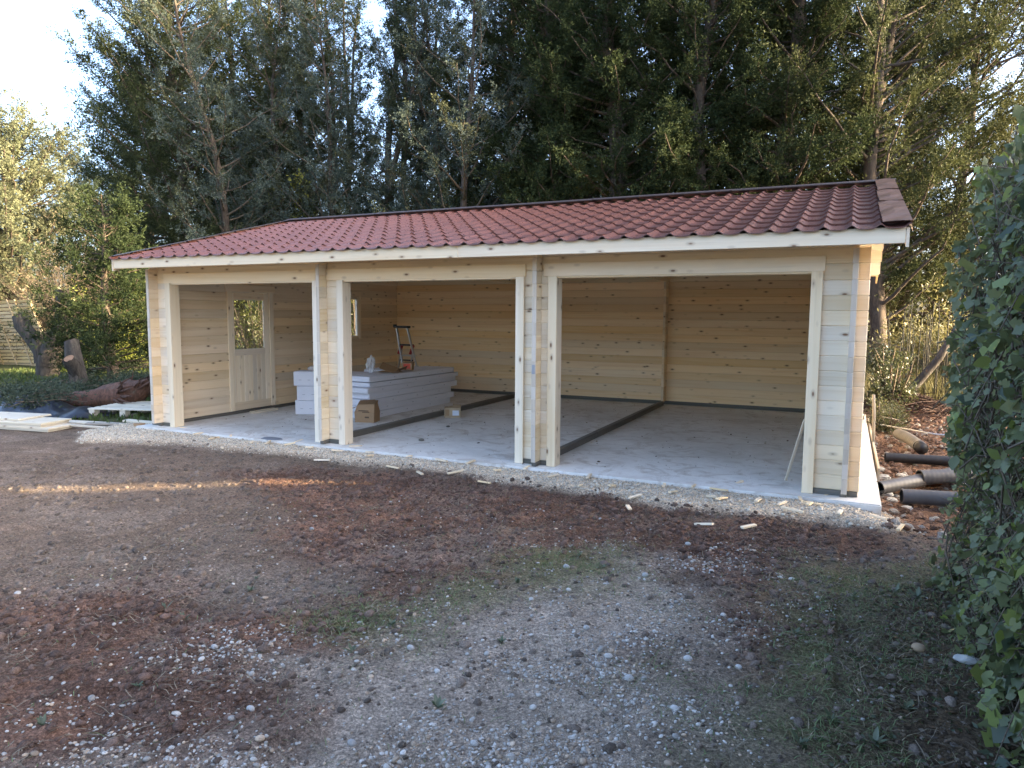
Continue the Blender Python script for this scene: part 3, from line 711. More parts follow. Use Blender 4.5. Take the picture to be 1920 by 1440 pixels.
    for k, (px, py, s) in enumerate(((790, 827, .04), (840, 801, .03), (1395, 748, .02))):
        p = on_z(px, py, 0.0); crumple('dirt_lump', ('flat dark lump of dirt on the slab between two thresholds', 'round dark lump of dirt on the slab by the labelled box', 'tiny dark lump of dirt at the foot of the back wall')[k], 'dirt', (p[0], p[1], .0), s, s*.8, s*.45, BLACKP if k < 0 else SOLE_X, 20+k, .4, 2)
    p = on_z(510, 834); crumple('grey_sack_scrap', 'flat blue-grey scrap of sheeting at the slab edge', 'sheeting', (p[0], p[1], gz(p[0], p[1])), .17, .09, .025, simple('blue_grey', (.16, .18, .21), .6), 31, .3, 3)
contents()

def pipe(name, label, p0, p1, R, bend=(0, 0, 0), mat=None, cat='pipe', group=None):
    """corrugated drain pipe with an open bore: shell and inner wall"""
    p0 = np.array(p0, float); p1 = np.array(p1, float); n = int(np.linalg.norm(p1-p0)/.012)
    t = np.linspace(0, 1, n); pts = p0+(p1-p0)*t[:, None]+np.array(bend)*(np.sin(t*math.pi))[:, None]
    rad = R*(1+.022*np.where(np.arange(n) % 4 < 2, 1, -1)*.5)
    V, F = tubes([(pts, rad)], 18); V2, F2 = tubes([(pts, np.full(n, R*.9))], 18)
    ring = np.arange(18); k = len(V); caps = np.stack([ring, (ring+1) % 18, k+(ring+1) % 18, k+ring], -1)
    caps2 = caps+(n-1)*18
    r = thing(name, label, cat, tuple(p0), 0, group)
    o = mobj('corrugated_wall', mesh_np('pipe', V-p0, F, True), mat, r); o2 = mobj('bore', mesh_np('bore', np.concatenate([V, V2])-p0, [F2[:, ::-1]+k, caps, caps2[:, ::-1]], True), BLACKP, r)
    return r
PIPEM = simple('grey_pipe', (.085, .085, .09), .5, 0, .2, 6.0); PIPEB = simple('black_pipe', (.022, .022, .024), .5, 0, .2, 6.0); PIPEW = simple('dusty_pipe', (.15, .138, .118), .7, 0, .25, 6.0)
def right_side():
    z = -.13
    pipe('drain_pipe', 'grey corrugated drain pipe with its open end nearest the slab corner', (.52, .66, z+.07), (2.4, .95, z+.09), .07, (0, .02, 0), PIPEM, group='drain pipes')
    pipe('drain_pipe', 'grey corrugated drain pipe lying between the orange soil and the slab', (.34, .95, z+.065), (1.25, 2.25, z+.09), .066, (.12, 0, .03), PIPEM, group='drain pipes')
    pipe('drain_pipe', 'grey corrugated drain pipe propped on a second pipe, open end showing', (.72, 1.35, z+.13), (2.3, 2.2, z+.12), .074, (0, 0, .02), PIPEM, group='drain pipes')
    pipe('drain_pipe', 'black drain pipe lying straight across the path behind the grey ones', (.47, 2.75, z+.06), (2.0, 2.95, z+.06), .058, (0, 0, 0), PIPEB, group='drain pipes')
    r = pipe('dusty_pipe', 'pale dusty pipe with a black mouth lying beyond the straight black pipe', (.90, 3.65, z+.08), (.70, 4.35, z+.12), .075, (0, 0, .02), PIPEW)
    o = tube_obj('black_mouth', [(np.array([[.02, -.12, -.01], [.0, .1, 0]]), [.078, .078])], BLACKP, r, 14)
    # stake
    p = on_z(1645, 830); o = tube_obj('stake', [(np.array([[0, 0, -.05], [-.01, .05, .45], [-.03, .02, .72]]), [.018, .02, .018])], GREYW_Z, None, 7, (.36, 3.4, -.1)); tag(o, 'pale crooked stake standing beside the slab edge', 'stake')
    for k in range(3):
        o = box('edge_board', (.345, 1.55+k*1.45, -.16), (.37, 2.97+k*1.45, .015-.01*k), GREYW_Y); tag(o, ('weathered formwork board along the slab side behind the grey pipes', 'weathered formwork board along the slab side by the straight black pipe', 'weathered formwork board along the slab side near the stake')[k], 'board')
    o = tube_obj('metal_rod', [(np.array([[.5, 5.0, .02], [1.2, 4.7, -.03], [2.2, 4.9, -.05]]), .012)], ALU, None, 6); tag(o, 'thin grey rod lying across the path by the dusty pipe', 'rod')
    # leaning cut trunk and canes behind
    t = thing("fallen_tree", 'bare trunk leaning out of a heap of brown twigs', 'trunk', (1.05, 8.4, -.1))
    tube_obj('stem', [(np.array([[-.15, 0, 0], [.15, .05, .45], [.5, .1, .95], [.75, .1, 1.5]]), [.085, .078, .07, .06])], BARKD, t, 9)
    rs = np.random.default_rng(8); paths = []
    for i in range(420):
        a = rs.normal([0, 0, 0], [.45, .4, 0]); zz = .28*math.exp(-(a[0]**2+a[1]**2)/.5)*rs.random()
        d = rs.normal(size=3)*[.4, .4, .12]; p = np.array([a[0], a[1], zz+.03]); paths.append((np.array([p-d*.5, p+rs.normal(size=3)*.03, p+d*.5]), [.006, .007, .004]))
    V, F = tubes(paths, 4); o = mobj('twig_heap', mesh_np('twig_heap', V, F), simple('red_twigs', (.05, .024, .017), .9), None, (1.1, 7.9, -.1)); tag(o, 'heap of reddish brown twigs at the foot of the leaning trunk', 'brush pile', kind='stuff')
    paths = []
    CANE = simple('cane', (.035, .03, .017), .8)
    for i in range(46):
        x = rs.uniform(.7, 2.9); y = 9.6+rs.uniform(-.5, .8); h = rs.uniform(1.2, 2.2); l = rs.normal(size=2)*.05
        o = tube_obj('cane', [(np.array([[0, 0, -.05], [l[0]*.4, l[1]*.4, h*.5], [l[0], l[1], h]]), [.012, .011, .006])], CANE, None, 5, (x, y, -.1)); tag(o, 'upright thin dark cane in the thicket behind the leaning trunk', 'cane', 'upright canes in the thicket')
right_side()

def left_side():
    # board pile with black sheet
    G = 'pale boards piled on the ground'
    for k in range(5):
        z = -.075+k*.030; p = on_z(60, 812); dx = (.0, .06, -.08, -.02, -.5)[k]
        o = box('pale_board', (-13.6+dx, -.95-.02*k, z), (-10.2+dx-.04*k, -.55+.02*k, z+.028), PALE_X); o.rotation_euler = (0, 0, .16+.012*k)
        tag(o, ('pale board at the bottom of the pile beside black sheeting', 'pale board second from the bottom of the pile by black sheeting', 'pale board in the middle of the pile by black sheeting', 'pale board second from the top of the pile by black sheeting', 'whitish board on top of the pile, half under black sheeting')[k], 'board', G)
    n, mm = 70, 26; U, Vv = np.meshgrid(np.linspace(0, 1, n), np.linspace(0, 1, mm), indexing='ij')
    X = -14.6+U*3.55; Y = -.15+Vv*1.0+.2*U; ridge = np.sin(np.pi*np.clip(Vv, 0, 1))**.7*(.36*(1-U)**.45*(1-.25*U)); H = -.07+ridge+.16*np.abs(fbm(X*2.6, Y*3.3, 91, 4)-.5)*np.sin(np.pi*Vv)**.4*(1-U*.6)+.05*np.sin(X*9+Y*5)*np.sin(np.pi*Vv)
    i = np.arange(n-1)[:, None]*mm; j = np.arange(mm-1)[None]; F = np.stack([i+j, i+mm+j, i+mm+j+1, i+j+1], -1).reshape(-1, 4)
    m = simple('black_sheet', (.018, .022, .035), .28, 0, .2, 6.0); o = mobj('plastic_sheeting', mesh_np('sheet', np.stack([X, Y, H], -1).reshape(-1, 3), F, True), m); tag(o, 'crumpled black plastic sheeting draped behind the pale board pile', 'plastic sheet')
    # pallet
    pal = thing('pallet', 'weathered wooden pallet on the grass beside the garage corner', 'pallet', (-10.75, 1.25, -.08), .32)
    for k in range(7): box('slat', (-.62, -.5+k*.155, .118), (.62, -.5+k*.155+.10, .14), PALE_X, pal)
    for x in (-.6, -.06, .5):
        box('bearer', (x, -.5, .096), (x+.1, .53, .117), PALE_Y, pal); box('base_board', (x, -.5, .0), (x+.1, .53, .02), GREYW_Y, pal)
        for y in (-.5, -.05, .4): box('block', (x, y, .021), (x+.1, y+.13, .095), PALE_Y, pal)
    # loose scrap boards
    for k, (x, y, rz, L, w, mt) in enumerate(((-10.25, .1, .28, 1.5, .16, PALE_X), (-9.75, .18, .5, 1.1, .10, GREYW_X), (-9.75, -.22, .2, 1.3, .05, PALE_X), (-9.55, .35, .1, .7, .12, PALE_X))):
        o = box('scrap_board', (x-L/2, y-w/2, -.07+.012*k), (x+L/2, y+w/2, -.045+.012*k), mt); o.rotation_euler = (.05, .02, rz)
        tag(o, ('wide pale scrap board lying between the board pile and the garage', 'dark weathered scrap board lying crosswise by the garage corner', 'narrow pale scrap strip lying on the dirt before the scrap boards', 'short pale scrap board touching the garage corner')[k], 'board')
    o = box('wood_block', (-9.33, .02, -.08), (-9.2, .12, .02), CARD); tag(o, 'small brown block at the slab corner by the scrap boards', 'block')
    # uprooted stump lying
    p = on_z(185, 766); r = thing('uprooted_stump', 'uprooted reddish brown stump lying on the grass behind the pallet', 'stump', (p[0], p[1], -.09), .35); r.scale = (.78, .78, .78)
    rs = np.random.default_rng(12); pts = np.array([[-.95, 0, .16], [-.6, .0, .19], [-.2, .02, .22], [.2, 0, .26], [.55, .02, .30], [.85, .05, .38], [1.1, .06, .55], [1.25, .05, .72]]); rad = np.array([.12, .19, .21, .23, .27, .25, .13, .05])
    V, F = tubes([(pts, rad)], 16); V = V+rs.normal(size=V.shape)*.034; V[:, 2] = np.maximum(V[:, 2], 0)
    mobj('trunk', mesh_np('stump', V, F, False), bark_mat('red_bark', (.06, .03, .02), (.20, .095, .06)), r)
    paths = []
    for i in range(26):
        a = rs.uniform(0, 6.28); q = np.array([.65+rs.normal()*.15, .2*math.cos(a), .3+.18*math.sin(a)]); d = np.array([.2+rs.random()*.35, .35*math.cos(a), .3*math.sin(a)]); d[2] = max(d[2], -q[2]+.03); paths.append((np.array([q, q+d*.6, q+d+rs.normal(size=3)*.05]), [.035, .022, .006]))
    V, F = tubes(paths, 5); mobj('roots', mesh_np('roots', V, F, True), bark_mat('root_bark', (.05, .025, .018), (.17, .085, .055)), r)
    # standing cut trunks
    def cut_trunk(name, label, loc, limbs, mat):
        r = thing(name, label, 'stump', loc)
        for q, (pts, rad) in enumerate(limbs):
            pts = np.array(pts, float); V, F = tubes([(pts, rad)], 14); V = V*(1+.0)+np.random.default_rng(abs(int(loc[0]*10))+q).normal(size=V.shape)*.012
            o = mobj('trunk' if q == 0 else 'limb_stub', mesh_np('t', V, F, True), mat, r)
            c = pts[-1]; d = Vector(pts[-1]-pts[-2]).normalized(); bm = bmesh.new(); bmesh.ops.create_circle(bm, cap_ends=True, segments=14, radius=rad[-1]*.97)
            e = bm_obj('cut_face', bm, CUTF, o, tuple(Vector(c)+d*.004)); e.rotation_mode = 'QUATERNION'; e.rotation_quaternion = d.to_track_quat('Z', 'Y')
    CUTF = simple('cut_wood', (.22, .13, .075), .8, 0, .3, 9.0)
    p = on_z(90, 705); s = 1.0
    cut_trunk('forked_trunk', 'dark cut trunk forking into stubs before the leaning lattice panel', (p[0], p[1], -.1), [([[0, 0, 0], [.0, 0, .3], [-.05, 0, .6], [-.35, -.1, .95], [-.62, -.2, 1.35], [-.72, -.2, 1.62]], [.30, .26, .25, .2, .18, .17]), ([[.02, 0, .35], [.2, 0, .75], [.5, .1, 1.2], [.62, .1, 1.8], [.66, .1, 2.3]], [.3, .26, .2, .17, .15]), ([[0, -.1, .4], [0, -.15, .8], [.02, -.15, 1.1]], [.2, .17, .15])], BARKD)
    p = on_z(150, 742)
    cut_trunk('cut_trunk', 'dark cut tree trunk with a pale sawn face behind the uprooted stump', (p[0], p[1], -.1), [([[.05, 0, 0], [-.02, 0, .4], [-.12, 0, .75], [-.18, 0, 1.15]], [.21, .17, .145, .13]), ([[0, -.02, .45], [.06, -.14, .66], [.1, -.25, .80]], [.14, .115, .10])], BARKD)
    # leaning lattice panel
    pa = on_z(92, 690, -.1); pb = on_z(-30, 682, -.1)
    d = pb-pa; L = 3.2; ang = math.atan2(d[1], d[0])
    r = thing('lattice_panel', 'pale slatted fence panel leaning back behind the forked trunk', 'fence panel', (pa[0]+.2, pa[1]+.1, -.1), ang); r.rotation_euler = (-.28, .03, ang)
    LIGHT = PANEL_X
    hgt = 2.15
    for k in range(19): box('slat', (0, -.012+.008*(k % 2), .05+k*hgt/19), (L, .004+.008*(k % 2), .05+k*hgt/19+.085), PANEL_X, r, .002)
    for x in (.02, .75, 1.15, 1.95, 2.7): box('batten', (x, .022, .0), (x+.05, .045, hgt+.06), PANEL_Z, r, .003)
left_side()

# ------------------------------------------------------------------ vegetation builders
def unit(a): return a/(np.linalg.norm(a, axis=-1, keepdims=True)+1e-9)
def leaf_cards(P, A, Ln, Wd, C, rs, bend=.25):
    """rhombic leaflets: P base (n,3), A axis (n,3), Ln, Wd (n,), C (n,3)"""
    A = unit(A); r = unit(rs.normal(size=A.shape)); B = unit(np.cross(A, r)); Nn = np.cross(A, B)
    t = P+A*Ln[:, None]; md = P+A*(Ln*.5)[:, None]+Nn*(Ln*bend*rs.uniform(-.5, .5, len(Ln)))[:, None]
    V = np.stack([P, md+B*(Wd/2)[:, None], t, md-B*(Wd/2)[:, None]], 1).reshape(-1, 3)
    F = np.arange(len(P)*4).reshape(-1, 4); return V, F, np.repeat(C, 4, 0)
def leaf_tris(P, A, Ln, Wd, C, rs):
    A = unit(A); r = unit(rs.normal(size=A.shape)); B = unit(np.cross(A, r))*(Wd/2)[:, None]
    k = (P+A*(Ln*.35)[:, None]); V = np.stack([k-B, k+B, P+A*Ln[:, None]], 1).reshape(-1, 3)
    return V, np.arange(len(P)*3).reshape(-1, 3), np.repeat(C, 3, 0)
def conifer(name, label, loc, H, R, seed, nb=110, ntw=9, nlf=42, lsz=.085, z0=1.3, up=.55, cols=((.05, .075, .03), (.075, .10, .05)), trunk_r=.17, sparse=1.0, tip=None, group=None, lean=(0, 0), zmax=None, prof=None, azb=None, trunks=1, droop=.0, curve=.35, twl=.42, bare=.12, mesh_from=None):
    rs = np.random.default_rng(seed); r = thing(name, label, 'tree', loc, 0, group)
    tp = []; zs = np.linspace(0, H, 12); roots = []
    for q in range(trunks):
        off = rs.normal(size=2)*(.35 if trunks > 1 else 0); ln = np.array(lean)+rs.normal(size=2)*(.35 if trunks > 1 else .1)
        px = off[0]+ln[0]*zs/H*3+.12*np.sin(zs*.9+seed+q); py = off[1]+ln[1]*zs/H*3+.12*np.cos(zs*.7+seed+q)
        pts = np.stack([px, py, zs-.1], 1); rad = trunk_r*(1-q*.15)*np.clip(1-zs/H, .06, 1)**.8; rad[0] *= 1.35; tp.append((pts, rad)); roots.append(pts)
    V, F = tubes(tp, 9); mobj('trunk', mesh_np('trunk', V, F, True), BARK, r)
    prof = prof or (lambda t: np.clip(1.15*(1-t)**.55*np.clip(t*5+.5, 0, 1), .05, 1))
    paths = []; S = []; D = []; LL = []; TW = []
    hmax = zmax or H*.97
    for i in range(nb):
        h = z0+(hmax-z0)*((i+rs.random())/nb); t = (h-z0)/(H-z0)
        az = (i*2.39996+rs.normal()*.5) if azb is None or rs.random() > azb[1] else azb[0]+rs.normal()*.6
        L = R*float(prof(t))*rs.uniform(.65, 1.12); e = up+rs.normal()*.16+ .25*t
        rt = roots[i % trunks]; k = np.interp(h, zs, np.arange(12)); k0 = int(k); k1 = min(k0+1, 11); b = rt[k0]+(rt[k1]-rt[k0])*(k-k0)
        n = 7; s = np.linspace(0, 1, n); d = np.array([math.cos(az)*math.cos(e), math.sin(az)*math.cos(e), math.sin(e)])
        p = b+d*L*s[:, None]; p[:, 2] += curve*L*s**2*.6-droop*L*s**1.3; p += np.cumsum(rs.normal(size=(n, 3))*.035*L, 0)*s[:, None]
        paths.append((p, np.linspace(.028, .006, n)*min(1.6, .5+L*.35)*(trunk_r/.17)**.5))
        m_ = max(3, int(ntw*L*sparse*rs.uniform(.7, 1.2))); ts = bare+(1-bare)*rs.random(m_)**.75; ts[0] = 1.0
        pi = np.stack([np.interp(ts, s, p[:, c]) for c in range(3)], 1); td = np.stack([np.interp(ts, s, np.gradient(p[:, c])) for c in range(3)], 1); td = unit(td)
        dd = unit(td*.75+rs.normal(size=(m_, 3))*.62+np.array([0, 0, .22])); S.append(pi); D.append(dd); LL.append(twl*rs.uniform(.5, 1.25, m_)*(1.1-.35*ts)); TW.append(np.full(m_, rs.random()))
    S = np.concatenate(S); D = np.concatenate(D); LL = np.concatenate(LL); TW = np.concatenate(TW)
    V, F = tubes(paths, 5); mobj('branches', mesh_np('branches', V, F, True), BARK if tip is None else TWIG, r)
    nt_ = len(S); nl2 = int(nlf*1.75); k = np.repeat(np.arange(nt_), nl2); t = rs.random(len(k))**.7
    # each twig carries short side plumes, so foliage gathers into feathery tufts
    npl = 7; pl = rs.integers(0, npl, len(k)); pd = unit(D[:, None]*1.0+rs.normal(size=(nt_, npl, 3))*.75+np.array([0, 0, .15])); pt = np.linspace(.15, 1, npl)[None]*np.ones((nt_, 1))
    pln = (LL[:, None]*.42*rs.uniform(.6, 1.2, (nt_, npl))); pdk = pd[k, pl]
    P = S[k]+D[k]*(LL[k]*pt[k, pl])[:, None]+pdk*(pln[k, pl]*t)[:, None]+rs.normal(size=(len(k), 3))*(.020*(LL[k]/.4))[:, None]
    A = pdk*.9+rs.normal(size=(len(k), 3))*.55
    tone = np.clip(.6*rs.random(nt_)+.4*TW, 0, 1)[k]; tone = np.clip(tone+rs.normal(size=len(k))*.12, 0, 1)
    C = np.array(cols[0])[None]*(1-tone[:, None])+np.array(cols[1])[None]*tone[:, None]
    if tip is not None:
        w = (rs.random(nt_)[k] < tip[1])[:, None]; C = np.where(w, np.array(tip[0])[None]*(.8+.4*rs.random((len(k), 1))), C)
    Ln = lsz*.92*rs.uniform(.6, 1.35, len(k)); V, F, CC = leaf_tris(P, A, Ln, Ln*.42, C, rs)
    mobj('crown', mesh_np('crown', V, F, False, CC), LEAF, r); return r
def copy_tree(src, label, loc, rz, sc=1.0):
    c = src.copy(); COL.objects.link(c); c.location = loc; c.rotation_euler = (0, 0, rz); c.scale = (sc,)*3; c['label'] = label
    for ch in src.children:
        d = ch.copy(); COL.objects.link(d); d.parent = c
    return c
def shrub(name, label, loc, rx, ry, h, seed, n=9000, lsz=.07, cols=((.07, .09, .02), (.14, .16, .04)), stems=26, cat='shrub', twigs=0, ratio=.5, mat=None, group=None, base=.0):
    rs = np.random.default_rng(seed); r = thing(name, label, cat, loc, 0, group); paths = []
    for i in range(stems+twigs):
        a = rs.uniform(0, 6.28); q = np.sqrt(rs.random()); e = np.array([rx*q*math.cos(a), ry*q*math.sin(a), h*(.5+.5*rs.random())*(1-.35*q)]); b = np.array([e[0]*.15, e[1]*.15, 0])
        md = (b+e)/2+np.array([0, 0, .12*h])+rs.normal(size=3)*.08; paths.append((np.stack([b, md, e]), [.02 if i < stems else .01, .012 if i < stems else .006, .003]))
    V, F = tubes(paths, 4); mobj('stems', mesh_np('stems', V, F, True), TWIG, r)
    ncl = max(20, n//70); u = unit(rs.normal(size=(ncl, 3))); u[:, 2] = np.abs(u[:, 2]); q = rs.random(ncl)**.35
    lump = .78+.32*np.sin(u[:, 0]*5+seed)*np.sin(u[:, 1]*4+seed*2)+.12*rs.normal(size=ncl)
    cc = u*np.array([rx, ry, h*(1-base)])*(q*lump)[:, None]; cc[:, 2] += base*h
    k = rs.integers(0, ncl, n); P = cc[k]+rs.normal(size=(n, 3))*.13*min(1.5, max(.5, rx)); P[:, 2] = np.maximum(P[:, 2], .02)
    A = unit(u[k]*.5+rs.normal(size=(n, 3))*.7+np.array([0, 0, .1])); tone = np.clip(rs.random(ncl)[k]+rs.normal(size=n)*.15, 0, 1)[:, None]
    C = np.array(cols[0])*(1-tone)+np.array(cols[1])*tone; Ln = lsz*rs.uniform(.6, 1.3, n)
    V, F, CC = leaf_cards(P, A, Ln, Ln*ratio, C, rs); mobj('foliage', mesh_np('foliage', V, F, False, CC), mat or BROAD, r); return r

DARKC = ((.015, .026, .011), (.050, .068, .028)); OLIVE = ((.026, .037, .016), (.075, .088, .038)); BLUE = ((.040, .058, .046), (.125, .155, .132)); MID = ((.030, .043, .021), (.070, .086, .044))
def forest():
    GR = 'conifers standing behind the garage'
    def at(px, Y): return (float(on_y(px, 380, Y)[0]), Y, -.1)
    wide = lambda t: np.clip(1.0*(1-t)**.5*np.clip(t*3+.75, 0, 1), .1, 1)
    K = dict(prof=wide, group=GR); B_ = {}
    def T_(key, label, px, Y, rz=None, sc=1.0, **kw):
        """first use of a key builds the tree, later uses copy it"""
        loc = at(px, Y+2.3); sc = sc*1.13
        if key in B_: return copy_tree(B_[key], label, loc, rz or 0.0, sc)
        H, R, seed, nb = kw.pop('spec'); B_[key] = conifer('conifer_tree', label, loc, H, R, seed, nb, **{**K, **kw}); B_[key].scale = (sc, sc, sc); return B_[key]
    T_('olive', 'broad olive-green conifer with drooping outer branches beyond the door end of the garage', 345, 13.6, spec=(17, 5.0, 1, 165), ntw=9.5, nlf=38, lsz=.11, z0=.5, up=.10, cols=OLIVE, trunk_r=.3, zmax=14.5, curve=.5, twl=.8, droop=.05)
    T_('blue', 'silvery blue conifer with bare twigs beside the broad olive conifer', 470, 12.0, spec=(13, 3.0, 2, 125), ntw=9.5, nlf=38, lsz=.088, z0=.8, up=.35, cols=BLUE, trunk_r=.17, curve=.5, twl=.55, tip=((.07, .08, .045), .35), bare=.3, trunks=2)
    T_('mid', 'olive conifer with an ivy-dark trunk rising behind the gable at the door end', 575, 14.6, spec=(16, 2.9, 3, 115), ntw=10, nlf=40, lsz=.095, z0=1.5, up=.45, cols=OLIVE, trunk_r=.2, zmax=13.5, twl=.55, bare=.2)
    T_('blue', 'silvery blue conifer with upswept leaders behind the roof of the door bay', 662, 12.2, 2.1, .93)
    T_('thin', 'thin grey-green conifer with several slim trunks behind the roof', 765, 13.6, spec=(15.5, 2.3, 5, 84), ntw=9, nlf=38, lsz=.09, z0=1.6, up=.7, cols=MID, trunk_r=.17, zmax=13, trunks=3, twl=.5, bare=.3)
    T_('blue', 'silvery blue conifer with tufted branch ends above the middle bay', 868, 12.4, 4.3, .96)
    T_('mid', 'dark conifer with a straight bare lower trunk above the middle bay', 948, 14.2, 1.4, 1.02)
    T_('dark', 'dense dark green conifer next to the pillar line of the middle bay', 1050, 12.9, spec=(15, 2.6, 8, 135), ntw=11, nlf=40, lsz=.092, z0=1.8, up=.25, cols=DARKC, trunk_r=.23, zmax=12.5, twl=.58, droop=.06)
    T_('thick', 'dense dark conifer with the thickest trunk above the empty bay near the hedge', 1160, 12.4, spec=(15, 2.7, 9, 125), ntw=10.5, nlf=40, lsz=.092, z0=3.2, up=.2, cols=DARKC, trunk_r=.33, zmax=12, twl=.6, droop=.1)
    T_('dark', 'dense dark conifer with hanging sprays above the empty bay by the hedge', 1305, 12.8, 2.4, 1.04)
    T_('thick', 'dense dark conifer with hanging sprays near the roof end by the hedge', 1455, 13.1, 3.6, .97)
    T_('twin', 'tall conifer with twin trunks behind the gable by the hedge', 1608, 14.0, spec=(14.5, 3.5, 12, 105), ntw=9, nlf=40, lsz=.092, z0=1.3, up=.4, cols=((.026, .036, .015), (.066, .076, .03)), trunk_r=.24, zmax=11.5, trunks=2, twl=.62, azb=(.1, .35), bare=.25)
    B_['open'] = conifer('conifer_tree', 'open golden-green conifer with long rising limbs over the hedge', (3.0, 20.5, -.1), 14, 6.8, 13, 78, ntw=8, nlf=40, lsz=.10, z0=.9, up=.32, cols=((.034, .043, .018), (.080, .086, .034)), trunk_r=.22, zmax=12.5, prof=wide, twl=.75, azb=(.05, .4), group=GR, bare=.25, curve=.15)
    copy_tree(B_['open'], 'open conifer with long rising limbs standing farther behind the hedge', (10.5, 22.5, -.1), 2.0, 1.05)
    # second line of trees, closing the wall of foliage
    for k, (key, px, Y, rz, sc, lab) in enumerate((('olive', 275, 18.5, 2.2, .9, 'shaded olive conifer behind the broad olive conifer'), ('dark', 425, 17.0, 2.9, 1.1, 'shaded dark conifer between the broad olive and silvery blue conifers'), ('mid', 520, 18.2, 3.3, 1.1, 'shaded olive conifer behind the silvery blue conifer by the roof verge'), ('thin', 640, 17.6, 1.2, 1.05, 'slim conifer in the back line above the door bay'), ('dark', 830, 19.0, .8, .95, 'shaded dark conifer in the back line above the middle bay'), ('dark', 1000, 18.4, 5.1, 1.12, 'shaded dark conifer in the back line beside the straight bare trunk'), ('thick', 1100, 17.6, 1.5, 1.1, 'shaded dark conifer in the back line beside the thickest trunk'), ('dark', 1230, 17.4, 3.9, 1.14, 'shaded dark conifer in the back line above the empty bay near the hedge'), ('dark', 1385, 17.8, 1.1, 1.16, 'shaded dark conifer in the back line near the roof end by the hedge'), ('mid', 1530, 17.8, 4.6, 1.1, 'olive conifer in the back line beside the twin trunks'), ('dark', 1690, 20.5, 2.6, 1.0, 'shaded dark conifer in the back line behind the garage corner by the hedge'))):
        T_(key, lab, px, Y, rz, sc)
    # left: sunlit far conifer, lower dark branches, shrubs
    conifer('sunlit_conifer', 'big sunlit golden conifer far behind the lattice panel', (-25.6, 7.6, -.1), 7.9, 4.3, 21, 150, ntw=9, nlf=32, lsz=.11, z0=.3, up=.35, cols=((.11, .13, .075), (.19, .20, .12)), trunk_r=.28, prof=lambda t: np.clip((1-t)**.45, .08, 1), twl=.6)
    conifer('dark_sapling', 'low dark green conifer reaching down to the grass beside the garage', (float(on_y(222, 620, 4.6)[0]), 4.6, -.1), 4.6, 1.7, 22, 90, ntw=9, nlf=36, lsz=.09, z0=.3, up=.12, cols=DARKC, trunk_r=.14, prof=lambda t: np.clip((1-t)**.6, .1, 1), twl=.5)
    shrub('brushy_shrub', 'tangled brown leafless shrub lit by the sun beside the golden conifer', (-22.6, 7.9, -.1), 2.3, 2.2, 4.6, 31, 8000, .13, ((.15, .12, .07), (.24, .20, .12)), 60, twigs=420, ratio=.22)
    shrub('leafy_shrub', 'yellow-green leafy shrub beside the brown leafless shrub', (-19.6, 7.3, -.1), 1.5, 1.4, 3.3, 32, 9000, .10, ((.10, .13, .02), (.22, .24, .05)), 30)
    shrub('leafy_shrub', 'low grey-green shrub behind the lattice panel', (-26.5, 6.0, -.1), 2.4, 2.0, 2.6, 33, 8000, .12, ((.16, .16, .07), (.26, .24, .11)), 30)
    shrub('leafy_shrub', 'bright yellow-green shrub seen through the door glass', (-15.6, 8.8, -.1), 1.5, 1.4, 3.9, 34, 9000, .07, ((.030, .045, .010), (.10, .115, .025)), 30)
    shrub('leafy_shrub', 'sunlit olive shrub seen through the small window', (-12.2, 8.9, -.1), 1.3, 1.2, 3.0, 41, 7000, .07, ((.035, .045, .012), (.11, .11, .03)), 30)
    shrub('leafy_shrub', 'sunlit ivy-green shrub between the conifers above the roof verge at the door end', (-19.0, 15.0, -.1), 3.4, 2.0, 7.0, 35, 11000, .14, ((.12, .15, .02), (.24, .24, .05)), 40)
    shrub('leafy_shrub', 'golden thicket behind the conifers above the door bay', (-13.5, 18.5, -.1), 5.0, 2.4, 5.6, 36, 12000, .15, ((.17, .16, .05), (.28, .24, .09)), 40)
    # right: thicket behind the canes
    shrub('leafy_shrub', 'golden grassy thicket behind the upright canes', (2.4, 13.6, -.1), 3.2, 1.6, 2.3, 37, 11000, .12, ((.12, .12, .04), (.23, .21, .08)), 40, ratio=.3)
    shrub('leafy_shrub', 'tall sunlit thicket behind the leaning trunk and garage gable', (1.4, 21.0, -.1), 5.2, 2.0, 6.2, 38, 10000, .18, ((.08, .09, .03), (.18, .165, .06)), 50)
    shrub('leafy_shrub', 'dark green bush growing at the rear corner of the garage by the hedge', (.75, 8.0, -.1), .55, .8, 1.5, 39, 5000, .06, ((.03, .042, .018), (.07, .08, .03)), 20)
    shrub('leafy_shrub', 'small weedy bush at the slab side by the pale stake', (.62, 5.4, -.1), .35, .9, .55, 40, 3500, .05, ((.05, .06, .025), (.10, .11, .045)), 20, ratio=.25)
forest()

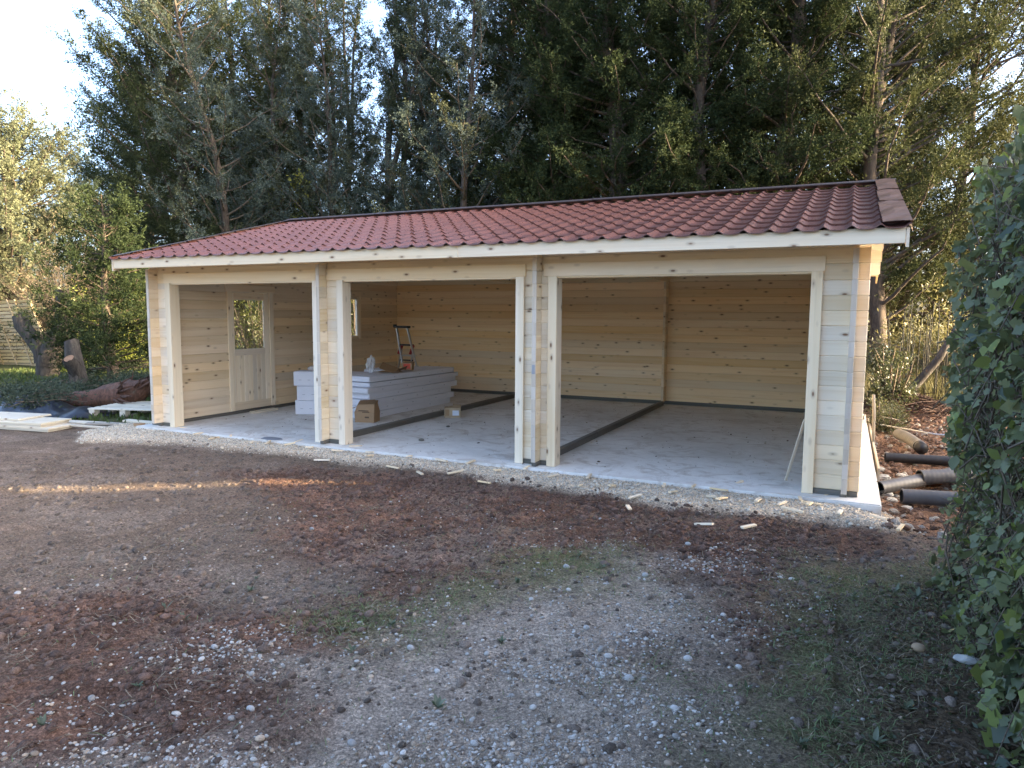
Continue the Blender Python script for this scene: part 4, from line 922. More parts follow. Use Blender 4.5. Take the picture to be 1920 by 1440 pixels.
def brush():
    # felled conifer branches on the grass: limb and needles each
    for k, (px, py, rz, L, lab) in enumerate(((60, 745, .3, 3.2, 'felled green conifer branch before the forked trunk'), (20, 765, -.2, 2.8, 'felled green conifer branch behind the black sheeting'), (210, 725, .5, 3.4, 'felled green conifer branch behind the uprooted stump'), (250, 735, .1, 2.4, 'felled green conifer branch against the garage corner by the pallet'), (110, 752, .9, 2.0, 'felled green conifer branch beside the cut trunk'), (235, 705, .35, 3.0, 'felled grey-green conifer branch under the low dark conifer'))):
        p = on_z(px, py); rs = np.random.default_rng(60+k); r = thing('felled_branch', lab, 'branch', (p[0], p[1], -.08), rz, 'felled branches on the grass')
        s = np.linspace(0, 1, 7); pts = np.stack([(s-.5)*L, .1*np.sin(s*5), .06+.16*s*(k % 2)+.08*np.sin(s*3)], 1); paths = [(pts, np.linspace(.045, .012, 7))]
        m_ = 46; t = rs.random(m_); b = np.stack([np.interp(t, s, pts[:, c]) for c in range(3)], 1); d = unit(np.stack([.5+.3*rs.random(m_), rs.normal(size=m_), .2*np.abs(rs.normal(size=m_))], 1)); ln = rs.uniform(.3, .8, m_)
        for i in range(m_): paths.append((np.stack([b[i], b[i]+d[i]*ln[i]*.5, b[i]+d[i]*ln[i]+[0, 0, -.08]]), [.012, .008, .004]))
        V, F = tubes(paths, 5); mobj('limb', mesh_np('limb', V, F, True), TWIG, r)
        n = 3200; q = rs.integers(0, m_, n); u = rs.random(n)**.7; P = b[q]+d[q]*(ln[q]*u)[:, None]+rs.normal(size=(n, 3))*.07; P[:, 2] = np.maximum(P[:, 2], .02)
        tone = rs.random(m_)[q][:, None]; C = np.array([.040, .055, .034])*(1-tone)+np.array([.085, .105, .072])*tone; Ln = .065*rs.uniform(.6, 1.3, n)
        V, F, CC = leaf_cards(P, d[q]*.7+rs.normal(size=(n, 3))*.5, Ln, Ln*.4, C, rs); mobj('needles', mesh_np('needles', V, F, False, CC), LEAF, r)
brush()

# ------------------------------------------------------------------ hedge on the right
def broad_leaf_mesh(key, lobed=False):
    s = [(0, 0, 0), (.22, .24, .02), (.5, .30, .03), (.78, .17, .015), (1, 0, -.04), (.78, -.17, .015), (.5, -.30, .03), (.22, -.24, .02), (.3, 0, -.02), (.7, 0, -.02)]
    if lobed: s = [(0, 0, 0), (.05, .34, .02), (.36, .24, .02), (.48, .46, 0), (1, 0, -.04), (.48, -.46, 0), (.36, -.24, .02), (.05, -.34, .02), (.25, 0, -.025), (.6, 0, -.02)]
    F = [(0, 8, 1), (1, 8, 2), (2, 8, 9), (2, 9, 3), (3, 9, 4), (4, 9, 5), (5, 9, 6), (6, 9, 8), (6, 8, 7), (7, 8, 0)]
    return np.array(s, float), np.array(F)
def rot_frames(A, N_):
    A = unit(A); B = unit(np.cross(N_, A)); N2 = np.cross(A, B); return np.stack([A, B, N2], -1)
def hedge():
    rs = np.random.default_rng(77); x0, ya, yb = .65, -7.6, -1.5
    r = thing('ivy_hedge', 'thick evergreen hedge overgrown with ivy beside the path', 'hedge', (1.4, -3.5, -.1)); org = np.array([1.4, -3.5, -.1])
    def surf(n, ymin=ya, ymax=yb):
        y = rs.uniform(ymin, ymax, n); z = rs.uniform(.0, 2.62, n)
        bulge = .16*(fbm(y*1.4, z*1.4, 101, 3)-.5)*2+.07*(fbm(y*5, z*5, 107, 2)-.5)*2
        topc = np.clip((z-2.3)/.4, 0, 1)**2*.14; botc = np.clip((.5-z)/.5, 0, 1)**2*.02
        endc = np.clip((y-(yb-.25))/.3, 0, 1)**2*.10
        x = x0-bulge+topc-botc+endc
        return np.stack([x, y, z-.1], 1)
    # stems
    paths = []
    for i in range(260):
        y = rs.uniform(ya, yb-.1); b = np.array([x0+.25+rs.random()*.8, y, -.1]); top = np.array([x0+.05+rs.random()*.9, y+rs.normal()*.25, 2.2+rs.random()*.4]); md = (b+top)/2+rs.normal(size=3)*[.12, .15, .1]; paths.append((np.stack([b, md, top]), [.014, .010, .004]))
    for i in range(2200):
        p = surf(1, -4.4)[0]+[.02+.16*rs.random(), 0, 0]; d = rs.normal(size=3)*[.05, .16, .16]; paths.append((np.stack([p-d, p+rs.normal(size=3)*.02, p+d+[-.05, 0, .0]]), [.0045, .004, .002]))
    V, F = tubes(paths, 4); mobj('stems', mesh_np('stems', V-org, F, True), TWIG, r)
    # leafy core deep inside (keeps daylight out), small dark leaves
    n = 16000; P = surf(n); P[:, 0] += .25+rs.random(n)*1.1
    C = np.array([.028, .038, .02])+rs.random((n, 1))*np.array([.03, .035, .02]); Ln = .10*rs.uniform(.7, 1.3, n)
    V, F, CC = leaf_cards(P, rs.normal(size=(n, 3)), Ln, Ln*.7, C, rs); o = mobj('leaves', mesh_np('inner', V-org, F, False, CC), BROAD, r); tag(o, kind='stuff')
    # top leaves
    # outer leaves
    s1, F1 = broad_leaf_mesh('a'); s2, F2 = broad_leaf_mesh('b', True)
    n = 11500; P = np.concatenate([surf(9000, -4.4), surf(2500)]); P[:, 0] += rs.random(n)**1.3*.24-.05
    nt_ = 500; Pt = np.stack([x0+.15+rs.random(nt_)*.9, rs.uniform(ya, yb, nt_), 2.42+rs.random(nt_)*.16], 1); P = np.concatenate([P, Pt]); n += nt_
    # bare patch of twigs
    bare = np.exp(-(((P[:, 1]+2.75)/.55)**2+((P[:, 2]-1.15)/.75)**2)); keep = rs.random(n) > bare*.62; P = P[keep]; n = len(P)
    A = unit(np.stack([-.25-.5*rs.random(n), rs.normal(size=n)*.8, -.45+rs.normal(size=n)*.65], 1)); Nn = unit(np.stack([-.8+.4*rs.normal(size=n), rs.normal(size=n)*.7-.1, .45+rs.normal(size=n)*.6], 1))
    up = P[:, 2] > 2.3; A[up] = unit(A[up]*[1, 1, -1]+[0, 0, .5])
    Ln = .040*np.exp(rs.normal(size=n)*.32); big = (fbm(P[:, 1]*2, P[:, 2]*2, 113, 2) > .55); Ln[big] *= 1.35
    tone = np.clip(fbm(P[:, 1]*3, P[:, 2]*3, 119, 2)*.9+rs.normal(size=n)*.18, 0, 1)[:, None]; C = np.array([.066, .088, .042])*(1-tone)+np.array([.165, .19, .085])*tone
    yl = rs.random(n) < .08+.3*up; C[yl] = np.array([.13, .17, .04])*(.8+.5*rs.random((yl.sum(), 1)))
    lob = rs.random(n) < .55
    dist = np.linalg.norm(P-CAM, axis=1); dist[P[:, 1] < -3.9] = 99
    order = np.argsort(dist/Ln*.06); single = order[:300]; rest = order[300:]
    Fr = rot_frames(A, Nn); verts = []; faces = []; cols = []; b = 0
    for fl, (sv_, ff) in ((False, (s1, F1)), (True, (s2, F2))):
        idx = rest[lob[rest] == fl]; W_ = P[idx][:, None]+np.einsum('nij,kj->nki', Fr[idx], sv_)*Ln[idx][:, None, None]
        verts.append(W_.reshape(-1, 3)); faces.append((b+np.arange(len(idx))[:, None, None]*10+ff[None]).reshape(-1, 3)); cols.append(np.repeat(C[idx], 10, 0)); b += len(idx)*10
    o = mobj('leaf_mass', mesh_np('leaf_mass', np.concatenate(verts)-org, np.concatenate(faces), True, np.concatenate(cols)), BROAD, r); tag(o, kind='stuff')
    protos = []
    for fl, (sv_, ff) in ((False, (s1, F1)), (True, (s2, F2))):
        for c in ((.05, .074, .046), (.075, .10, .06), (.105, .135, .075), (.17, .21, .06)):
            me = mesh_np('leaf', sv_, ff, True, np.tile(np.array(c), (10, 1))); me.materials.append(BROAD); protos.append(me)
    for q in single:
        k = (4 if lob[q] else 0)+(3 if C[q][0] > .1 else int(tone[q, 0]*2.99)); o = bpy.data.objects.new('leaf', protos[k]); put(o, r)
        M = Matrix(Fr[q].tolist()).to_4x4(); M = Matrix.Translation(Vector(P[q]-org)) @ M @ Matrix.Diagonal((Ln[q],)*3+(1,)); o.matrix_local = M
    # low ivy foot
hedge()

# unseen blockers, added to shade the yard and shape its strip of sun
def unseen_blockers():
    rs = np.random.default_rng(88); org = np.array([41.0, -6, -.1]); r = thing('unseen_shade_belt', 'unseen tree belt added to shade the yard, with a hole left for sun', 'tree belt', tuple(org))
    y0, y1, h = -26.0, 13.0, 16.5
    gap = (4.6, 7.6, 8.9, 11.4)  # hole cut in the added belt so sun reaches the slit
    core = simple('belt_core', (.02, .026, .014), .9)
    for lo, hi in (((40.2, y0, -.1), (41.8, gap[0], h)), ((40.2, gap[1], -.1), (41.8, y1, h)), ((40.2, gap[0], -.1), (41.8, gap[1], gap[2])), ((40.2, gap[0], gap[3]), (41.8, gap[1], h))):
        o = box('shade_block', lo, hi, core, None, 0); o.parent = r; o.location = o.location-Vector(org)
    n = 9000; P = np.stack([np.where(rs.random(n) < .5, 40.0, 42.0)+rs.normal(size=n)*.2, rs.uniform(y0, y1, n), rs.uniform(-.1, h+.4, n)], 1)
    inside = (P[:, 1] > gap[0]-.3) & (P[:, 1] < gap[1]+.3) & (P[:, 2] > gap[2]-.3) & (P[:, 2] < gap[3]+.3); P = P[~inside]; n = len(P)
    C = np.array([.03, .042, .02])+rs.random((n, 1))*np.array([.03, .035, .02]); Ln = .5*rs.uniform(.7, 1.3, n)
    V, F, CC = leaf_cards(P, rs.normal(size=(n, 3)), Ln, Ln*.6, C, rs); o = mobj('leaves', mesh_np('bh', V-org, F, False, CC), BROAD, r); tag(o, kind='stuff')
    # added unseen hedge blocks the sun; its slit shapes the strip on the yard
    org = np.array([3.8, -.4, -.1]); r = thing('unseen_slit_hedge', 'unseen hedge with a slit added behind the ivy hedge to shape the sun', 'hedge', tuple(org))
    def tier(name, pts, x0=3.6, x1=4.0):
        bm = bmesh.new(); a = [bm.verts.new((x0-org[0], y-org[1], z-org[2])) for y, z in pts]; b = [bm.verts.new((x1-org[0], y+.0705-org[1], z+.0864-org[2])) for y, z in pts]; n_ = len(pts)
        bm.faces.new(a); bm.faces.new(b[::-1])
        for i in range(n_): bm.faces.new((a[i], b[i], b[(i+1) % n_], a[(i+1) % n_]))
        bmesh.ops.recalc_face_normals(bm, faces=list(bm.faces)); bm_obj(name, bm, core, r)
    zl = lambda y: 2.19-.40*(y+1.03)
    ys = np.linspace(-2.6, 1.0, 28); j = .035*(np.random.default_rng(3).random(28)-.5); j2 = .05*(np.random.default_rng(4).random(28)-.5)
    tier('tier', [(-2.6, -.1)]+[(y, zl(y)+e) for y, e in zip(ys, j)]+[(1.0, -.1)])
    tier('tier', [(y, zl(y)+.115*float(np.clip((.42-y)/.3, -.3, 1))+e*float(np.clip((.42-y)/.3, 0, 1))) for y, e in zip(ys, j2)]+[(1.0, 3.6), (-2.6, 3.6)])
    n = 2500; P = np.stack([np.where(rs.random(n) < .5, 3.57, 4.03)+rs.normal(size=n)*.03, rs.uniform(-2.6, 1.0, n), rs.uniform(0, 3.6, n)], 1); d_ = P[:, 2]-(2.19-.40*(P[:, 1]+1.03)); P = P[(d_ < -.1) | (d_ > .22)]; n = len(P)
    C = np.array([.04, .055, .028])+rs.random((n, 1))*.03; Ln = .08*rs.uniform(.7, 1.3, n); V, F, CC = leaf_cards(P, rs.normal(size=(n, 3)), Ln, Ln*.6, C, rs); o = mobj('leaves', mesh_np('ch', V-org, F, False, CC), BROAD, r); tag(o, kind='stuff')
unseen_blockers()

# ------------------------------------------------------------------ ground cover
def scatter(n, box_, wfun, seed):
    rs = np.random.default_rng(seed); x = rs.uniform(box_[0], box_[1], n); y = rs.uniform(box_[2], box_[3], n)
    # denser towards where the photograph shows it large
    z = zones(x, y); w = wfun(z, x, y); ok = rs.random(n) < w
    ok &= ~((x > SLX0) & (x < SLX1) & (y > SLY0))
    x, y = x[ok], y[ok]; return x, y, gheight(x, y), rs
def inst_mat(name, rough, nscale, amt, bmp):
    m, t, b = mat_new(name); at = t.nodes.new('ShaderNodeAttribute'); at.attribute_type = 'INSTANCER'; at.attribute_name = 'Col'
    v = coords(t, rnd=False); n = noise(t, v, nscale, 4, .65)
    c = mix(t, 1.0, at.outputs['Color'], ramp(t, n, [(.25, 1-amt), (.75, 1+amt)]), 'MULTIPLY')
    t.links.new(c, b.inputs['Base Color']); b.inputs['Roughness'].default_value = rough; b.inputs['Specular IOR Level'].default_value = .25
    bump(t, b, n, bmp, .05); return m
I_STONE = inst_mat('pebble', .75, 3.0, .25, .1); I_SOIL = inst_mat('clod', .95, 3.5, .45, .6)
def lump_group(name, mat, sub, rough, smooth):
    """node group: one small irregular lump on every point, sized, turned and coloured by the point's own attributes"""
    g = bpy.data.node_groups.new(name, 'GeometryNodeTree'); g.interface.new_socket('Geometry', in_out='INPUT', socket_type='NodeSocketGeometry'); g.interface.new_socket('Geometry', in_out='OUTPUT', socket_type='NodeSocketGeometry')
    nd = g.nodes; L = g.links; gi = nd.new('NodeGroupInput'); go = nd.new('NodeGroupOutput')
    ico = nd.new('GeometryNodeMeshIcoSphere'); ico.inputs['Radius'].default_value = 1.0; ico.inputs['Subdivisions'].default_value = sub
    sp = nd.new('GeometryNodeSetPosition'); nz = nd.new('ShaderNodeTexNoise'); nz.inputs['Scale'].default_value = 1.6
    sb = nd.new('ShaderNodeVectorMath'); sb.operation = 'SUBTRACT'; sb.inputs[1].default_value = (.5, .5, .5); sc = nd.new('ShaderNodeVectorMath'); sc.operation = 'SCALE'; sc.inputs['Scale'].default_value = rough
    L.new(nz.outputs['Color'], sb.inputs[0]); L.new(sb.outputs[0], sc.inputs[0]); L.new(sc.outputs[0], sp.inputs['Offset']); L.new(ico.outputs['Mesh'], sp.inputs['Geometry'])
    ss = nd.new('GeometryNodeSetShadeSmooth'); ss.inputs['Shade Smooth'].default_value = smooth; L.new(sp.outputs[0], ss.inputs['Geometry'])
    sm = nd.new('GeometryNodeSetMaterial'); sm.inputs['Material'].default_value = mat; L.new(ss.outputs[0], sm.inputs['Geometry'])
    ip = nd.new('GeometryNodeInstanceOnPoints'); L.new(gi.outputs[0], ip.inputs['Points']); L.new(sm.outputs[0], ip.inputs['Instance'])
    for nm, sk in (('irot', 'Rotation'), ('isize', 'Scale')):
        a = nd.new('GeometryNodeInputNamedAttribute'); a.data_type = 'FLOAT_VECTOR'; a.inputs['Name'].default_value = nm; L.new(a.outputs['Attribute'], ip.inputs[sk])
    L.new(ip.outputs[0], go.inputs[0]); return g
_lg = {}
def lumps(name, x, y, z, size, C, rs, mat, sub=1, flat=(.7, .6), rough=.12, sink=.3, smooth=True, kind='stuff'):
    """many loose lumps as points with an instancing modifier; a single lump as a plain mesh"""
    n = len(x)
    if n == 1:
        bm = bmesh.new(); bmesh.ops.create_icosphere(bm, subdivisions=sub, radius=1.0)
        for v in bm.verts: v.co = Vector(np.array(v.co)*(1+rough*rs.normal())*size[0]*np.array([1, flat[0], flat[1]]))+Vector((x[0], y[0], z[0]+size[0]*flat[1]*.35))
        me = bpy.data.meshes.new(name); bm.to_mesh(me); bm.free(); a = me.color_attributes.new('Col', 'FLOAT_COLOR', 'POINT')
        for d in a.data: d.color = (C[0][0], C[0][1], C[0][2], 1)
        for p in me.polygons: p.use_smooth = smooth
        return mobj(name, me, mat)
    me = bpy.data.meshes.new(name); me.vertices.add(n); S = np.stack([np.ones(n), rs.uniform(flat[0], 1, n), rs.uniform(flat[1]*.6, flat[1], n)], 1)*size[:, None]
    me.vertices.foreach_set('co', np.stack([x, y, z+S[:, 2]*(1-2*sink)], 1).astype(np.float32).ravel())
    R = np.stack([rs.normal(size=n)*.3, rs.normal(size=n)*.3, rs.uniform(0, 6.28, n)], 1)
    for nm, v in (('isize', S), ('irot', R)): me.attributes.new(nm, 'FLOAT_VECTOR', 'POINT').data.foreach_set('vector', v.astype(np.float32).ravel())
    c = np.ones((n, 4), np.float32); c[:, :3] = C; me.attributes.new('Col', 'FLOAT_COLOR', 'POINT').data.foreach_set('color', c.ravel())
    im = I_STONE if mat is STONE else I_SOIL; key = (im.name, sub, rough, smooth)
    if key not in _lg: _lg[key] = lump_group('lumps_%d' % len(_lg), im, 2, rough*5, smooth)
    o = mobj(name, me, im); md = o.modifiers.new('scatter', 'NODES'); md.node_group = _lg[key]; return o
def blades(name, x, y, z, h, w, C, rs, mat, lean=.6):
    n = len(x); a = rs.uniform(0, 6.28, n); d = np.stack([np.cos(a), np.sin(a)], 1); s = np.stack([-np.sin(a), np.cos(a)], 1); l = lean*rs.random(n)*h
    b0 = np.stack([x, y, z-.004], 1); sd_ = np.concatenate([s, np.zeros((n, 1))], 1)*(w/2)[:, None]; dd = np.concatenate([d, np.zeros((n, 1))], 1)
    m1 = b0+dd*(l*.35)[:, None]+np.array([0, 0, 1])*(h*.6)[:, None]; tp = b0+dd*l[:, None]+np.array([0, 0, 1])*(h*np.clip(1.05-lean*.12, .35, 1))[:, None]
    V = np.stack([b0-sd_, b0+sd_, m1+sd_*.8, m1-sd_*.8, tp], 1).reshape(-1, 3); i = np.arange(n)[:, None]*5
    return mobj(name, mesh_np(name, V, [i+np.array([[0, 1, 2, 3]]), i+np.array([[3, 2, 4]])], False, np.repeat(C, 5, 0)), mat)
def ground_cover():
    near = (-4.6, 1.0, -5.6, -1.2)
    # pebbles
    x, y, z, rs = scatter(120000, near, lambda q, x, y: np.clip(q['gravel']*.72*np.clip((fbm(x*1.7, y*1.7, 131, 3)-.30)*3.2, .1, 1)+.018, 0, 1)*(1-q['green']*.7)*(1-q['litter']*.8), 201)
    n = len(x); sz = .0058*np.exp(rs.normal(size=n)*.42); g = rs.random((n, 1)); C = np.array([.22, .21, .195])*(1-g)+np.array([.50, .48, .45])*g; wm = rs.random(n) < .25; C[wm] *= np.array([1.0, .82, .66])
    tag(lumps('pebbles', x, y, z, sz, C, rs, STONE, 1, (.62, .7), .05, .3), 'small rounded grey pebbles spread over the yard soil', 'pebbles', kind='stuff')
    # larger single stones
    pts = [(402, 1210), (345, 1232), (770, 1215), (585, 993), (1062, 1062), (1210, 1080), (1370, 1160), (1290, 1020), (470, 1330), (960, 1300), (1180, 1270), (660, 1395), (890, 1395), (1100, 1180), (1265, 1330), (1290, 1230), (820, 1260), (1385, 1250)]
    adj = ['clod-brown', 'pale grey', 'whitish', 'bluish grey', 'light grey', 'grey', 'tan', 'dull grey', 'white']; near_ = ['among the red clods', 'by the small weeds', 'on the red soil', 'on the pebbly strip', 'at the edge of the grass']
    for k, (px, py) in enumerate(pts):
        p = on_z(px, py); r1 = np.random.default_rng(300+k); g = r1.random(); C = (np.array([.24, .235, .23])*(1-g)+np.array([.45, .44, .43])*g)[None]
        me = lumps('stone', np.array([0.0]), np.array([0.0]), np.array([0.0]), np.array([r1.uniform(.016, .026)]), C, r1, STONE, 2, (.65, .7), .03, .4)
        me.location = (p[0], p[1], gz(p[0], p[1])); tag(me, 'rounded grey stone larger than the pebbles around it in the yard', 'stone', 'larger loose stones in the yard')
    # clods
    x, y, z, rs = scatter(170000, (-8.5, 1.0, -5.4, -.3), lambda q, x, y: np.clip(q['red']*.75*np.clip((fbm(x*1.5, y*1.5, 137, 3)-.3)*3, .2, 1)+.22, 0, 1)*np.clip(1.25-np.hypot(x+1, y+4.2)*.12, .25, 1)*(1-q['apron'])*(1-q['green']*.5)*(1-q['gravel']*.65), 211)
    n = len(x); sz = np.clip(.0046*np.exp(rs.normal(size=n)*.72)*(.85+.08*np.hypot(x, y+6)), .0028, .032); red = zones(x, y)['red'][:, None]; C = (np.array([.17, .138, .115])*(1-red)+np.array([.145, .092, .072])*red)*(.55+.9*rs.random((n, 1)))
    tag(lumps('soil_clods', x, y, z, sz, C, rs, SOILC, 1, (.7, .8), .2, .45), 'crumbly reddish brown soil clods strewn over the yard', 'soil', kind='stuff')
    x, y, z, rs = scatter(26000, (.3, 2.2, -.6, 8.2), lambda q, x, y: q['side']*.5, 213)
    n = len(x); sz = np.clip(.009*np.exp(rs.normal(size=n)*.8), .004, .05); C = np.array([.15, .095, .07])*(.5+1.1*rs.random((n, 1))); pl = rs.random(n) < .12; C[pl] = np.array([.36, .34, .30])
    tag(lumps('path_rubble', x, y, z, sz, C, rs, SOILC, 1, (.7, .7), .25, .4, False), 'loose earth and rubble on the side path by the pipes', 'rubble', kind='stuff')
    rs = np.random.default_rng(215); n = 1500; x = rs.uniform(-8.7, -.1, n); y = rs.uniform(.0, 5.9, n); sz = .0035*np.exp(rs.normal(size=n)*.6); C = np.where(rs.random((n, 1)) < .6, np.array([[.10, .075, .06]]), np.array([[.55, .47, .34]]))*(.6+.7*rs.random((n, 1)))
    tag(lumps('floor_debris', x, y, np.full(n, .001), sz, C, rs, SOILC, 1, (.5, .5), .25, .3, False), 'crumbs of soil and sawdust scattered on the concrete slab', 'debris', kind='stuff')
    # apron crushed stone
    x, y, z, rs = scatter(60000, (-10.4, .9, -1.1, .4), lambda q, x, y: q['apron']*.6, 221)
    n = len(x); sz = .0062*np.exp(rs.normal(size=n)*.4); C = np.array([.50, .46, .39])*(.6+.75*rs.random((n, 1)))
    tag(lumps('crushed_stone', x, y, z, sz, C, rs, STONE, 1 if n < 1 else 1, (.7, .8), .15, .3, False), 'pale crushed stone strip along the slab edge', 'gravel', kind='stuff') if n < 16000 else None
    if n >= 16000:
        sel = rs.permutation(n)[:16000]; tag(lumps('crushed_stone', x[sel], y[sel], z[sel], sz[sel]*1.05, C[sel], rs, STONE, 1, (.7, .8), .15, .3, False), 'pale crushed stone strip along the slab edge', 'gravel', kind='stuff')
    # grass: yard
    x, y, z, rs = scatter(150000, (-4.8, 1.0, -5.4, -.6), lambda q, x, y: np.clip(q['green']*.95*np.clip((fbm(x*3, y*3, 141, 3)-.25)*3, .15, 1)+.02, 0, 1)*(1-q['apron']), 231)
    n = len(x); h = rs.uniform(.008, .036, n); g = rs.random((n, 1)); C = np.array([.10, .14, .055])*(1-g)+np.array([.19, .25, .115])*g; dry = rs.random(n) < .25; C[dry] = np.array([.30, .25, .16])*(.7+.5*rs.random((dry.sum(), 1)))
    tag(blades('yard_grass', x, y, z, h, rs.uniform(.0022, .0048, n), C, rs, GRASSM, 3.2), 'thin patchy grass growing in the trodden yard soil', 'grass', kind='stuff')
    x, y, z, rs = scatter(20000, (-22, -9.4, -1, 8), lambda q, x, y: q['lawn']*.85, 241)
    n = len(x); h = rs.uniform(.04, .12, n); g = rs.random((n, 1)); C = np.array([.05, .075, .022])*(1-g)+np.array([.095, .13, .04])*g
    tag(blades('lawn_grass', x, y, z, h, rs.uniform(.02, .04, n), C, rs, GRASSM, .7), 'short green lawn grass beyond the board pile', 'grass', kind='stuff')
    x, y, z, rs = scatter(16000, (.3, 8, 6.5, 15), lambda q, x, y: np.full(x.shape, .8)*(y > 8.6), 243)
    n = len(x); h = rs.uniform(.15, .6, n); C = np.array([.13, .12, .045])*(.5+.9*rs.random((n, 1)))
    tag(blades('tall_grass', x, y, z, h, rs.uniform(.01, .02, n), C, rs, GRASSM, .6), 'golden tall grass behind the garage corner by the hedge', 'grass', kind='stuff')
    # dry stalks and roots lying about
    x, y, z, rs = scatter(30000, (-8.5, 1.0, -5.4, -.4), lambda q, x, y: (.30+.5*np.clip((fbm(x*1.8, y*1.8, 151, 3)-.4)*4, 0, 1))*(1-q['apron']*.9)*np.clip(1.1-np.hypot(x+1, y+4.5)*.09, .3, 1), 251)
    n = len(x); a = rs.uniform(0, 6.28, n); L = rs.uniform(.02, .11, n); d = np.stack([np.cos(a), np.sin(a), rs.normal(size=n)*.25], 1); s = np.stack([-np.sin(a), np.cos(a), np.zeros(n)], 1)*(rs.uniform(.0008, .002, n))[:, None]
    c = np.stack([x, y, z+.006+.01*rs.random(n)], 1); md = c+np.array([0, 0, 1])*(L*.12*rs.random(n))[:, None]+s*3*rs.normal(size=(n, 1)); p0 = c-d*(L/2)[:, None]; p1 = c+d*(L/2)[:, None]; p0[:, 2] = np.maximum(p0[:, 2], z+.001); p1[:, 2] = np.maximum(p1[:, 2], z+.001)
    V = np.stack([p0-s, p0+s, md+s, md-s, p1-s*.6, p1+s*.6], 1).reshape(-1, 3); i = np.arange(n)[:, None]*6; C = np.array([.22, .185, .135])*(.45+.75*rs.random((n, 1)))
    o = mobj('dry_stalks', mesh_np('dry_stalks', V, [i+np.array([[0, 1, 2, 3]]), i+np.array([[3, 2, 5, 4]])], False, np.repeat(C, 6, 0)), STRAW); tag(o, 'dry stalks and root bits scattered over the yard soil', 'straw', kind='stuff')
    # leaf litter below the hedge
    x, y, z, rs = scatter(9000, (-.2, 1.1, -5.2, -1.0), lambda q, x, y: q['litter']*.8, 261); n = len(x); P = np.stack([x, y, z+.008], 1)
    A = np.stack([rs.normal(size=n), rs.normal(size=n), rs.normal(size=n)*.2], 1); g = rs.random((n, 1)); C = np.array([.055, .04, .03])*(1-g)+np.array([.13, .095, .06])*g; gr = rs.random(n) < .25; C[gr] = np.array([.05, .07, .035])
    V, F, CC = leaf_cards(P, A, rs.uniform(.018, .045, n), rs.uniform(.01, .022, n), C, rs); o = mobj('leaf_litter', mesh_np('litter', V, F, False, CC), BROAD); tag(o, 'dark fallen leaves on the soil below the ivy hedge', 'leaves', kind='stuff')
    # broad-leaved weeds (rosettes), one thing each
    s1, F1 = broad_leaf_mesh('w'); ws = [(310, 1145, 1.3), (345, 1155, 1.1), (890, 1022, 1.1), (480, 1085, 1.0), (470, 1105, .9), (1085, 1040, 1.0), (970, 1095, 1.0), (660, 1225, 1.2), (820, 1330, 1.2), (1490, 1190, 1.1), (1450, 1240, 1.0), (1680, 1110, 1.2), (1720, 1120, 1.3), (1600, 1120, 1.0), (1640, 1390, 1.5), (1500, 1400, 1.3), (1560, 1350, 1.2), (940, 1205, .8), (1400, 1290, 1.0), (260, 1290, .8), (735, 1175, 1.0), (640, 1180, 1.0), (1130, 1060, .9), (1700, 1330, 1.1), (80, 1365, 1.0), (1010, 1080, .9)]
    for k, (px, py, sc_) in enumerate(ws):
        r1 = np.random.default_rng(400+k); p = on_z(px, py); m_ = int(7+6*r1.random()); a = np.arange(m_)*2.4+r1.random(); A = np.stack([np.cos(a), np.sin(a), .1+1.2*r1.random(m_)], 1)+r1.normal(size=(m_, 3))*.25; Nn = np.stack([-np.cos(a)*.4, -np.sin(a)*.4, np.ones(m_)], 1)+r1.normal(size=(m_, 3))*.2
        Fr = rot_frames(A, Nn); Ln = .042*sc_*r1.uniform(.5, 1.3, m_); sv_ = s1*np.array([1, .35+.4*r1.random(), 1]); V = (np.einsum('nij,kj->nki', Fr, sv_)*Ln[:, None, None]).reshape(-1, 3); F = (np.arange(m_)[:, None, None]*10+F1[None]).reshape(-1, 3); t = r1.random((m_, 1)); C = np.array([.07, .095, .05])*(1-t)+np.array([.13, .155, .10])*t
        o = mobj('weed', mesh_np('weed', V, F, True, np.repeat(C, 10, 0)), BROAD, None, (p[0], p[1], gz(p[0], p[1])+.004)); tag(o, 'small green broad-leaved weed rosette in the yard soil', 'weed', 'weeds in the yard')
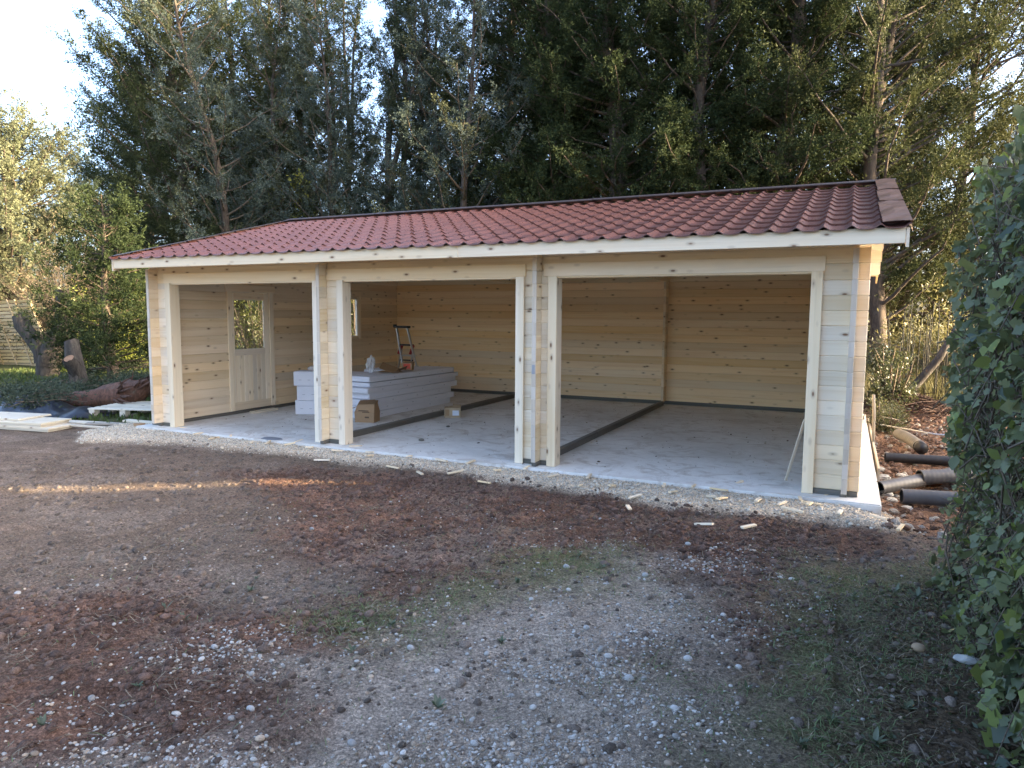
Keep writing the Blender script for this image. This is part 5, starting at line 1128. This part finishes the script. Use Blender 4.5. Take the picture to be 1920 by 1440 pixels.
    # wood offcuts on the crushed stone
    rs = np.random.default_rng(500); offs = [(1190, 940), (1240, 925), (1265, 935), (1300, 927), (1345, 930), (1360, 950), (1388, 920), (1500, 948), (1510, 960), (1525, 957), (1545, 945), (1610, 965), (1640, 985), (1690, 998), (1490, 972), (1150, 925), (1100, 905), (1040, 905), (990, 890), (930, 892), (880, 880), (820, 876), (760, 868), (700, 862), (665, 850), (690, 870), (640, 858), (735, 880), (585, 850), (560, 838), (600, 868), (540, 846), (470, 838), (440, 828), (420, 842), (395, 832), (370, 822), (345, 815), (1080, 925), (1420, 955), (1330, 945), (1465, 960), (1405, 990), (1180, 960), (1320, 985), (1575, 975), (780, 890), (850, 893), (910, 902), (500, 843)]
    for k, (px, py) in enumerate(offs):
        p = on_z(px+rs.uniform(-8, 8), py+rs.uniform(-3, 3)); L = rs.uniform(.07, .2); w = rs.uniform(.016, .036); o = mobj('wood_offcut', box_mesh(round(L, 2), round(w, 3), .016, .001, 'off'), TRIM_X, None, (p[0], p[1], gz(p[0], p[1])+.027), (rs.normal()*.1, rs.normal()*.08, rs.uniform(0, 3.14)))
        tag(o, 'small pale wood offcut lying along the crushed stone strip', 'wood offcut', 'wood offcuts along the slab')
    # bits by the hedge foot
    p = on_z(1812, 1248); crumple('plastic_scrap', 'crumpled clear plastic scrap on the leaf litter by the hedge', 'plastic scrap', (p[0], p[1], gz(p[0], p[1])), .055, .035, .02, FILM, 41, .5, 3)
    p = on_z(1722, 1222); crumple('tan_ball', 'round tan mushroom-like ball on the grass by the hedge', 'ball', (p[0], p[1], gz(p[0], p[1])), .034, .032, .022, simple('tan', (.26, .19, .12), .8), 42, .06, 3)
    # rubble on the side path
    for k, (px, py, s, c) in enumerate(((1660, 925, .07, 0), (1672, 935, .05, 0), (1655, 895, .08, 0), (1700, 950, .05, 0), (1690, 890, .05, 0), (1765, 945, .06, 0), (1740, 905, .16, 1), (1648, 880, .06, 0))):
        p = on_z(px, py, -.13); crumple('rubble_piece', ('broken pale concrete lump on the side path by the pipes', 'mound of orange soil between the grey pipes')[c], ('rubble', 'soil')[c], (p[0], p[1], gz(p[0], p[1])-.01), s, s*.8, s*.5, (simple('rubble%d' % k, (.42, .40, .36), .9, 0, .25, 9.0, .4), simple('orange_soil', (.24, .105, .05), .95, 0, .3, 14.0, .5))[c], 50+k, .75, 3, 12.0)
        if c == 0: bpy.context.scene.objects[-1]
ground_cover()
for o in list(COL.objects):
    if o.name.startswith('rubble_piece'):
        if o['category'] == 'rubble': o['group'] = 'concrete lumps on the side path'
        else: o.name = 'soil_mound'
